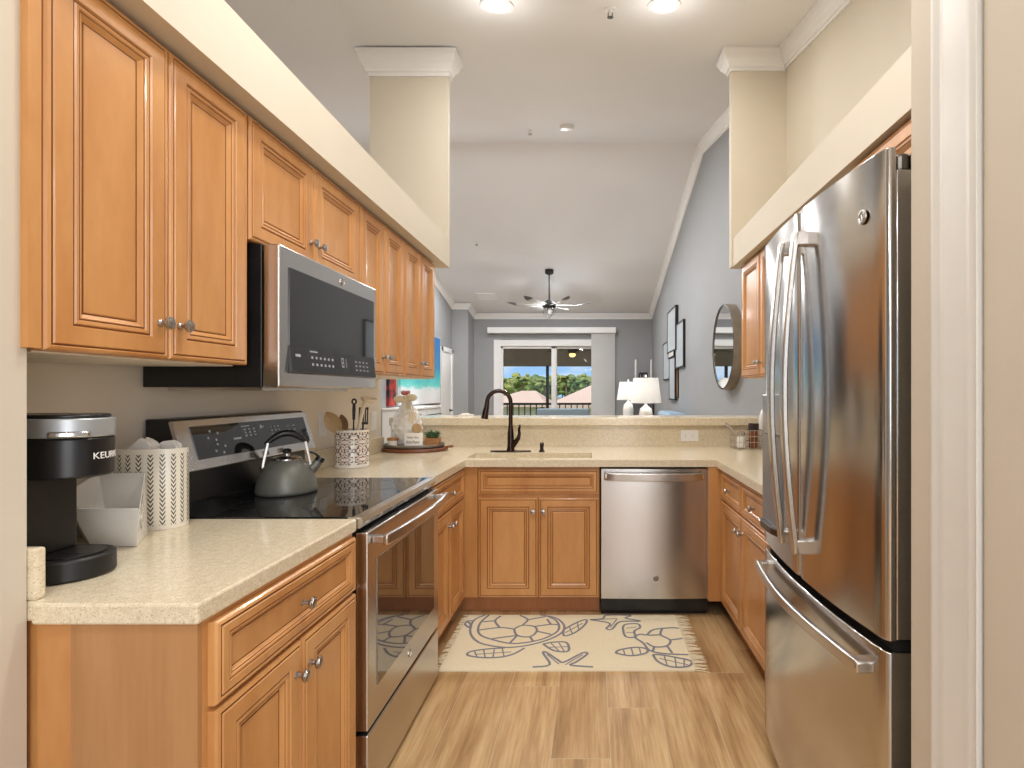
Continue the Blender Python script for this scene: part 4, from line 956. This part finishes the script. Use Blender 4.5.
for k in range(6):
    a = math.radians(-4+60*k); ca, sa = math.cos(a), math.sin(a); b = MB(); n = 16; rows = []
    for i in range(n+1):
        s = i/n; r = .10+.66*s; w = .028+.040*math.sin(PI*min(1, s*.62+.1)); w *= (1 if s < .85 else max(.12, 1-(s-.85)/.15*.88)); lift = .05*max(0, s-.6)/.4; cz = HZ+lift; tw = .30*(1-s*.5)
        dn = .06*math.sin(PI*s*.5)
        P = lambda u, th: (ca*r-sa*(u*math.cos(tw)+dn), sa*r+ca*(u*math.cos(tw)+dn), cz+u*math.sin(tw)+th)
        rows.append([P(-w, .004), P(0, .008), P(w, .004), P(w, -.004), P(0, -.004), P(-w, -.004)])
    b.grid(rows, [1 if i > 11 else 0 for i in range(n)], closed_u=True); b.face(rows[0]); b.face(rows[-1]); b.build('blade', [BLG, BLT], t, smooth=50)
b = MB()
for k in range(6):
    a = PI/3*k+.3; pts = [(r*math.cos(a), r*math.sin(a), HZ+z) for r, z in ((.095, -.05), (.115, -.09), (.105, -.14), (.06, -.19), (.012, -.215))]; b.tube(pts, .006, 6)
b.lathe([(.10, -.05), (.10, -.062), (.085, -.062), (.085, -.05)], (0, 0, HZ), 24); b.ball((0, 0, HZ-.218), .014, 10); b.build('cage', BLACKM, t, smooth=50)
b = MB(); b.ball((0, 0, HZ-.11), .045, 16, sz=1.3); b.build('bulb', emis('fan_bulb', (255, 240, 215), .15), t, smooth=60)

# blinds and valance at the patio door
b = MB(); b.box(-2.28, .52, 11.32, YF-.002, 2.595, 2.718); o = b.build('valance', TRIM, bevel=.004); tag(o, 'long white blind valance above the patio door', 'valance')
t = thing('vertical_blind', 'stack of white vertical blind slats right of the patio door', 'blind', (0, 11.38, 0))
for i in range(12): x = -.015+.043*i; b = MB(); b.prism([(x, -.02), (x+.045, .018), (x+.046, .020), (x+.001, -.018)], .03, 2.59); b.build('slat', TRIM, t)

# ------------------------------------------------------------------ living room right side
def wallpt(px, py, X=XR): k = (px-VX)/X; return F/k, H+(VY-py)/k
t = thing('round_mirror', 'round wall mirror in a deep bronze frame on the right wall', 'mirror', (XR, 4.95, 1.735))
b = MB(); R = .405
b.lathe([(R, -.001), (R, -.09), (R-.012, -.092), (R-.014, -.085), (R-.014, -.076)], (0, 0, 0), 64, 'x', m=[0, 1, 1, 0]); b.build('frame', [plain('bronze_band', (152, 138, 120), .4, .2, amt=.2, scale=8), BLACKM], t, smooth=40)
b = MB(); n = 64; b.lathe([(1e-5, -.082), (R-.013, -.082), (R-.013, -.078)], (0, 0, 0), 64, 'x'); b.build('glass', MIRROR, t)
PANELG = plain('art_panel_reflection', (196, 204, 210), .25, amt=.06, scale=2)  # pale blue-grey colour stands in for reflections in the mirrored panels
t = thing('wall_art', 'overlapping rectangular framed panels hung on the right wall', 'wall art', (XR, 0, 0))
for (xa, xb, ya, yb), mt, dpt in (((670, 678.5, 309, 352), PANELG, .05), ((677.5, 685.5, 322, 368), PANELG, .035), ((664.5, 671, 342, 380), PANELG, .03), ((671.5, 677.5, 357, 400), PANELG, .045), ((676.5, 679, 368, 398), WOODD, .02), ((671, 677, 351, 358), WHITEC, .055)):
    k0, k1 = (xa-VX)/XR, (xb-VX)/XR; Y0, Y1 = F/k1, F/k0; km = (k0+k1)/2; z1, z0 = H+(VY-ya)/km, H+(VY-yb)/km
    b = MB(); fw = min(.022, (Y1-Y0)*.2)
    b.box(-dpt, -.001, Y0, Y0+fw, z0, z1); b.box(-dpt, -.001, Y1-fw, Y1, z0, z1); b.box(-dpt, -.001, Y0+fw, Y1-fw, z0, z0+fw); b.box(-dpt, -.001, Y0+fw, Y1-fw, z1-fw, z1)
    p = b.build('panel_frame', BLACKM, t)
    b = MB(); b.box(-dpt+.006, -.002, Y0+fw, Y1-fw, z0+fw, z1-fw); b.build('panel', mt, p)
def lamp(label, x, y, zt, rs_top, rs_bot, z0, z1, rb):
    """zt table height, shade between z0 and z1"""
    t = thing('table_lamp', label, 'lamp', (x, y, zt), 0, 'white table lamps')
    hb = z0-zt-.02
    b = MB(); b.lathe([(rb*.8, 0), (rb*.85, .012), (rb*.55, .03), (rb*.8, .08), (rb*1.0, hb*.45), (rb*1.02, hb*.72), (rb*.85, hb*.88), (rb*.35, hb*.96), (rb*.2, hb), (rb*.2, hb+.06)], (0, 0, 0), 32); b.build('base', WHITEC, t, smooth=50)
    b = MB(); n = 40
    C2 = lambda r, z: [(r*math.cos(2*PI*i/n), r*math.sin(2*PI*i/n), z-zt) for i in range(n)]
    b.grid([C2(rs_bot, z0), C2(rs_top, z1), C2(rs_top-.004, z1), C2(rs_bot-.004, z0), C2(rs_bot, z0)], 0, closed_u=True); b.build('lamp_shade', SHADE, t, smooth=50)
    b = MB(); b.tube([(0, 0, hb), (0, 0, z1-zt+.01)], .005, 8); b.ball((0, 0, z1-zt+.03), .014, 10); b.build('finial', WHITEC, t, smooth=50)
    b = MB(); b.ball((0, 0, (z0+z1)/2-zt-.02), .035, 14, sz=1.3); b.build('bulb', CANLIT, t, smooth=60)
    light('lamp_glow', 'POINT', (x, y, (z0+z1)/2+.02), 14, WARM, size=.05)
ENDT = plain('dark_table_wood', (64, 52, 44), .4, amt=.2)
def side_table(label, x, y, z):
    t = thing('side_table', label, 'table', (x, y, 0), 0, 'living room side tables')
    b = MB(); b.box(-.24, .24, -.24, .24, z-.03, z-.001); b.build('table_top', ENDT, t, bevel=.004)
    for sx in (-1, 1):
        for sy in (-1, 1): b = MB(); b.box(sx*.21-.02, sx*.21+.02, sy*.21-.02, sy*.21+.02, 0, z-.03); b.build('leg', ENDT, t)
side_table('dark side table under the nearer white table lamp', .69, 6.67, .70); side_table('dark side table under the farther white table lamp', .585, 8.39, .70)
lamp('larger, nearer white table lamp beyond the bar, in front of its twin', .69, 6.67, .70, .158, .20, 1.166, 1.487, .088)
lamp('smaller, farther white table lamp half hidden behind the nearer one', .585, 8.39, .70, .140, .185, 1.18, 1.47, .085)
SOFA = plain('pale_blue_upholstery', (150, 172, 190), .9, amt=.06, bump=.3, bscale=300)
t = thing('sofa', 'pale blue sofa back along the right living room wall', 'sofa', (.30, 6.98, 0))
b = MB(); b.box(.0, .85, 0, 1.1, .10, .42); b.build('seat', SOFA, t, bevel=.04, seg=4)
b = MB(); b.box(.72, .98, 0, 1.1, .4, 1.02); b.build('backrest', SOFA, t, bevel=.05, seg=4)
for y in (.05, 1.0): b = MB(); b.box(.05, .11, y-.02, y+.04, 0, .1); b.build('foot', ENDT, t)
BLUEG = plain('blue_grey_weave', (124, 140, 150), .8, amt=.12, stretch=(2, 2, 60), scale=3)
t = thing('armchair', 'blue-grey chair back showing above the bar before the patio door', 'chair', (-.55, 9.8, 0))
b = MB(); b.box(-.50, .50, .02, .14, .40, .995); b.build('backrest', BLUEG, t, bevel=.03, seg=3)
b = MB(); b.box(-.50, .50, .1, .72, .22, .42); b.build('seat', BLUEG, t, bevel=.04, seg=3)
for sx in (-1, 1):
    b = MB(); b.box(sx*.46-.05, sx*.46+.05, .1, .7, .3, .62); b.build('arm', BLUEG, t, bevel=.03, seg=3)
    for y in (.08, .66): b = MB(); b.box(sx*.44-.02, sx*.44+.02, y-.02, y+.02, 0, .23); b.build('leg', ENDT, t)
# tall stand by the far wall with candlesticks
t = thing('display_cabinet', 'tall dark cabinet against the far wall behind the lamps', 'cabinet', (.86, 11.05, 0))
b = MB(); b.box(0, .44, 0, .38, .06, 1.48); b.build('carcass', plain('slate_cabinet', (98, 98, 102), .5), t, bevel=.006)
for s in (0, 1): b = MB(); b.box(.012+s*.21, .216+s*.21, -.015, -.001, .10, 1.46); d = b.build('door', plain('slate_door', (92, 92, 96), .5), t, bevel=.004); b = MB(); b.ball((.19+s*.06, -.026, .8), .012, 10); b.build('knob', PEWTER, d)
for x in (.03, .41): b = MB(); b.box(x-.025, x+.025, .02, .07, 0, .06); b.build('foot', ENDT, t)
for i, x in enumerate((.94, 1.275)):
    t = thing('candlestick', ['white taper candlestick on the dark cabinet, left one', 'white taper candlestick on the dark cabinet, right one by the wall'][i], 'candlestick', (x, 11.2, 1.48), 0, 'candlesticks on the far cabinet')
    b = MB(); b.lathe([(.045, .001), (.045, .012), (.016, .03), (.022, .08), (.014, .14), (.024, .20), (.026, .215)], (0, 0, 0), 20); b.build('holder', WHITEC, t, smooth=50)
    b = MB(); b.lathe([(.021, .215), (.018, .52), (.004, .53)], (0, 0, 0), 16); b.build('candle', PAPER, t, smooth=50)
t = thing('bead_garland', 'black looped bead ornament between the two candlesticks', 'ornament', (1.105, 11.18, 1.482))
for k in range(3):
    b = MB(); cx = -.062+.062*k; b.tube([(cx+.03*math.cos(a), 0.01*k, .13+.11*math.sin(a)) for a in [2*PI*i/20 for i in range(21)]], .016, 8); b.build('loop', BLACKM, t, smooth=50)
b = MB(); b.box(-.10, .10, -.03, .05, 0, .025); b.build('base', BLACKM, t)

# ------------------------------------------------------------------ living room left side: paintings, sideboard
def beach():
    t = NT('beach_painting'); tc = t.new('ShaderNodeTexCoord'); sp = t.new('ShaderNodeSeparateXYZ'); t.link(tc.outputs['Generated'], sp.inputs[0])
    v = t.coords((1, 3, 7), 'Generated'); nz = t.noise(v, 2.2, 6, .65)
    zz = t.math('ADD', sp.outputs['Z'], t.math('MULTIPLY', t.math('SUBTRACT', nz, .5), .22))
    t.base(t.ramp(zz, [(.05, rgba((236, 236, 238))), (.20, rgba((228, 232, 232))), (.26, rgba((110, 212, 204))), (.38, rgba((70, 186, 192))), (.52, rgba((60, 134, 180))), (.92, rgba((40, 108, 170)))])); t.set(.5); return t.m
t = thing('beach_painting', 'large blue and turquoise beach canvas on the left living room wall', 'painting', (XLL, 7.9, 0))
b = MB(); b.box(.001, .045, 0, 2.05, 1.10, 2.32); b.build('canvas', beach(), t, bevel=.002)
def redblack():
    t = NT('red_black_abstract'); v = t.coords((1, 1, 1)); nz = t.noise(v, 5, 3)
    t.base(t.ramp(nz, [(.42, rgba((24, 20, 20))), (.5, rgba((150, 30, 24))), (.62, rgba((196, 52, 34)))])); t.set(.5); return t.m
t = thing('abstract_painting', 'narrow red and black canvas, left of the beach canvas', 'painting', (XLL, 7.45, 0))
b = MB(); b.box(.001, .04, 0, .28, 1.10, 1.50); b.build('canvas', redblack(), t, bevel=.002)
t = thing('sideboard', 'white sideboard with black rail under the beach canvas, left living room wall', 'sideboard', (XLL+.002, 7.3, 0))
b = MB(); b.box(0, .38, 0, 1.45, .08, 1.05); b.build('carcass', TRIM, t, bevel=.006)
b = MB(); b.box(0, .41, -.02, 1.47, 1.051, 1.08); b.build('top', TRIM, t, bevel=.004)
for i in range(2): b = MB(); b.box(.381, .398, .02+.71*i, .71+.71*i, .12, 1.03); d = b.build('door', TRIM, t, bevel=.003)
b = MB(); b.tube([(.425, .33, .95), (.425, 1.42, .95)], .008, 8); b.ball((.425, .33, .95), .032, 14)
for y in (.5, 1.3): b.tube([(.39, y, .95), (.425, y, .95)], .008, 8)
b.build('rail', BLACKM, t, smooth=60)
for y in (.1, 1.35): b = MB(); b.box(.05, .35, y-.04, y+.04, 0, .08); b.build('foot', TRIM, t)
b = MB(); b.prism([(.00, 0), (.07, -.02), (.11, .03), (.04, .05)], 0, .012); b.prism([(.02, 0.005), (.065, -.005), (.08, .025), (.035, .035)], .012, .02); o = b.build('folded_napkin', PAPER, bevel=.002); o.location = (-1.02, 3.98, 1.1235)
tag(o, 'small folded white napkin lying on the bar ledge left of the faucet', 'napkin')

# ------------------------------------------------------------------ lanai and outdoors
LAN = plain('lanai_stucco', (148, 134, 118), .8, amt=.04, scale=3)
b = MB(); b.box(-6, 6, YF+.15, 15.2, -.2, -.005); struct(b.build('floor_lanai', plain('lanai_concrete', (214, 210, 202), .6), None))
b = MB(); b.box(-6, 6, YF+.14, 15.2, 2.86, 3.3); struct(b.build('ceiling_lanai', plain('lanai_ceiling_paint', (206, 198, 170), .8)))
b = MB(); b.box(-6, 6, 14.5, 14.75, 2.03, 2.86); struct(b.build('wall_lanai_header', LAN))
SCR = plain('dark_aluminium', (42, 36, 34), .45, .4)
for i, x in enumerate((-2.54, -1.24)):
    b = MB(); b.box(x-.04, x+.04, 14.45, 14.53, 0, 2.03); o = b.build('screen_post', SCR); tag(o, ['dark screen post at the left edge of the patio view', 'dark screen post in the middle of the patio view'][i], 'post', 'lanai screen posts')
t = thing('balcony_railing', 'dark metal picket railing at the edge of the lanai', 'railing', (0, 14.3, 0))
b = MB(); b.box(-3.5, 2.0, -.025, .025, .95, 1.01); b.box(-3.5, 2.0, -.02, .02, .08, .12); b.build('rail', SCR, t)
for i in range(34): x = -3.45+.16*i; b = MB(); b.box(x-.015, x+.015, -.012, .012, .12, .95); b.build('picket', SCR, t)
for x in (-3.4, 1.95): b = MB(); b.box(x-.03, x+.03, -.03, .03, 0, .98); b.build('post', SCR, t)
t = thing('lanai_fan', 'dark ceiling fan with a lit lamp out on the lanai', 'ceiling fan', (-.49, 13.0, 2.60))
b = MB(); b.lathe([(.08, .26), (.08, .21), (.03, .19), (.03, -.16), (.12, -.19), (.14, -.25), (.10, -.31), (.07, -.33)], (0, 0, 0), 24); b.build('motor_housing', BLACKM, t, smooth=40)
b = MB(); b.lathe([(.065, -.33), (.085, -.36), (.06, -.41), (1e-5, -.425)], (0, 0, 0), 20); b.build('lamp_globe', emis('amber_globe', (255, 196, 110), 2.2), t, smooth=60)
FBL = plain('fan_wood_blade', (92, 66, 46), .5, amt=.15)
for k in range(5):
    a = 2*PI*k/5+.15; ca, sa = math.cos(a), math.sin(a); b = MB(); P = lambda r, u, z: (ca*r-sa*u, sa*r+ca*u, z)
    top = [P(.12, -.03, -.245), P(.70, -.07, -.265), P(.74, .0, -.255), P(.70, .07, -.245), P(.12, .03, -.235)]; b.face(top); b.face([(x, y, z-.01) for x, y, z in top][::-1])
    for i in range(5): j = (i+1) % 5; b.face([top[i], top[j], (top[j][0], top[j][1], top[j][2]-.01), (top[i][0], top[i][1], top[i][2]-.01)])
    b.build('blade', FBL, t)
b = MB(); b.box(-120, 120, 15, 260, -3.4, -3.2); o = b.build('ground_lawn', plain('lawn_green', (104, 134, 70), .95, amt=.3, scale=.8)); o['kind'] = 'structure'
ROOF = NT('terracotta_roof_tile'); v = ROOF.coords()
wv = ROOF.new('ShaderNodeTexWave', wave_type='BANDS', bands_direction='X'); wv.inputs['Scale'].default_value = 2.0; ROOF.link(v, wv.inputs['Vector'])
ROOF.base(ROOF.mix(ROOF.noise(v, 1.4, 4), ROOF.mix(wv.outputs['Fac'], rgba((208, 178, 160)), rgba((228, 202, 184))), rgba((216, 184, 164)))); ROOF.set(.9); ROOF = ROOF.m
STUC = plain('cream_stucco', (226, 212, 188), .9)
def house(label, x0, x1, y0, y1, ze, rx0, rx1, zr, ya):
    t = thing('house', label, 'house', (0, 0, -3.2), 0, 'neighbouring houses'); zo = 3.2
    b = MB(); b.box(x0+.5, x1-.5, y0+.5, y1-.5, 0, ze+zo); b.build('wall', STUC, t)
    E = [(x0, y0, ze+zo), (x1, y0, ze+zo), (x1, y1, ze+zo), (x0, y1, ze+zo)]; R0, R1 = (rx0, ya, zr+zo), (rx1, ya, zr+zo)
    b = MB(); b.face([E[0], E[1], R1, R0]); b.face([E[1], E[2], R1]); b.face([E[2], E[3], R0, R1]); b.face([E[3], E[0], R0]); b.face(E[::-1])
    for p, q in ((E[0], E[1]), (E[1], E[2]), (E[2], E[3]), (E[3], E[0])): b.face([p, q, (q[0], q[1], q[2]-.2), (p[0], p[1], p[2]-.2)])
    b.build('roof', ROOF, t)
    for i in range(3): wx = x0+1.2+i*(x1-x0-2.8)/2; b = MB(); b.box(wx-.4, wx+.4, y0+.44, y0+.52, 1.0, 2.2); w = b.build('window', TRIM, t); b = MB(); b.box(wx-.34, wx+.34, y0+.42, y0+.44, 1.06, 2.14); b.build('pane', BGLASS, w)
house('house with a pink tile hip roof, left in the patio view', -8.0, -3.2, 36, 44, .46, -5.4, -4.3, 1.40, 40)
house('house with a pink tile roof, right and higher in the patio view', -3.1, 9.0, 34.5, 46, .42, .2, 5.0, 1.95, 40)
def foliage_mat(name, c0, c1):
    t = NT(name); v = t.coords(); t.base(t.ramp(t.noise(v, 2.2, 5, .7), [(.35, rgba(c0)), (.65, rgba(c1))])); t.set(.9); return t.m
FOL = [foliage_mat('tree_leaf_bright', (104, 120, 54), (192, 190, 112)), foliage_mat('tree_leaf_deep', (62, 84, 42), (132, 150, 80)), foliage_mat('tree_leaf_mid', (84, 104, 50), (164, 172, 96))]
TRK = plain('tree_bark', (128, 112, 92), .95, amt=.2)
rr = random.Random(12)
def tree(label, x, y, ht, r, fm, palm=False):
    t = thing('palm_tree' if palm else 'tree', label, 'tree', (x, y, -3.2), 0, 'trees beyond the houses')
    b = MB(); b.tube([(0, 0, 0), (.1, 0, ht*.5), (.0, 0, ht*(1 if palm else .8))], [.13, .11, .08], 8); b.build('trunk', TRK, t, smooth=60)
    b = MB()
    if palm:
        for i in range(22):
            a = 2*PI*i/22+rr.uniform(-.1, .1); el = rr.uniform(.1, 1.1); L = r*rr.uniform(.8, 1.1)
            pts = [Vector((math.cos(a)*L*s*math.cos(el*(1-s)), math.sin(a)*L*s*math.cos(el*(1-s)), ht+L*(math.sin(el)*s-.75*s*s))) for s in [j/6 for j in range(7)]]
            sd = Vector((-math.sin(a), math.cos(a), 0)); rows = [[p+sd*w-Vector((0, 0, w*.8)), p, p-sd*w-Vector((0, 0, w*.8))] for p, w in zip(pts, (.05, .22, .30, .30, .25, .16, .02))]
            b.grid(rows)
    else:
        for i in range(90):
            d = Vector((rr.gauss(0, 1), rr.gauss(0, 1), rr.gauss(0, .8))).normalized()*r*rr.uniform(.45, 1); c = Vector((0, 0, ht-r*.75))+d; q = r*rr.uniform(.16, .30)
            b.ball(tuple(c), q, 7, rn=4, sx=rr.uniform(.8, 1.3), sy=rr.uniform(.8, 1.2), sz=rr.uniform(.6, 1))
    b.build('crown', fm, t, merge=False)
PXS = [501, 511, 521, 531, 541, 551, 562, 573, 584, 596, 489]; DEP = [62.5, 85, 71.5, 98.5, 67, 80.5, 107.5, 76, 94, 58, 89.5]; KND = [0, 1, 0, 2, 1, 0, 2, 1, 0, 1, 2]
spec = [((p-592)/520*y, y, 4.05+.030*y+.25*(i % 3), 1.9, k, 0) for i, (p, y, k) in enumerate(zip(PXS, DEP, KND))]
spec += [((p-592)/520*51.5, 51.5, h_, .95, 2, 1) for p, h_ in ((500, 5.75), (522, 5.9), (544, 5.6), (566, 5.95), (588, 5.8))]
words_ = ['bright green round tree at the far left of the patio view', 'tall dark green tree behind the left roof', 'low bright tree just behind the left roof', 'mid green tree between the roofs and the sky', 'dark green tree left of the middle screen post', 'bright tree right behind the middle screen post', 'mid green tree above the dip between the two roofs', 'dark tree behind the palms over the right roof', 'bright tree over the right roof near the blinds', 'dark tree farthest right, beside the blinds', 'mid green tree cut by the left door frame',
          'palm at the left edge of the patio view, above the left roof', 'second palm from the left, above the left roof', 'palm just left of the middle screen post', 'palm just right of the door mullion, above the right roof', 'palm farthest right above the right roof']
for (x, y, ht, r, f, pl), wd in zip(spec, words_): tree(wd, x, y, ht, r, FOL[f], bool(pl))
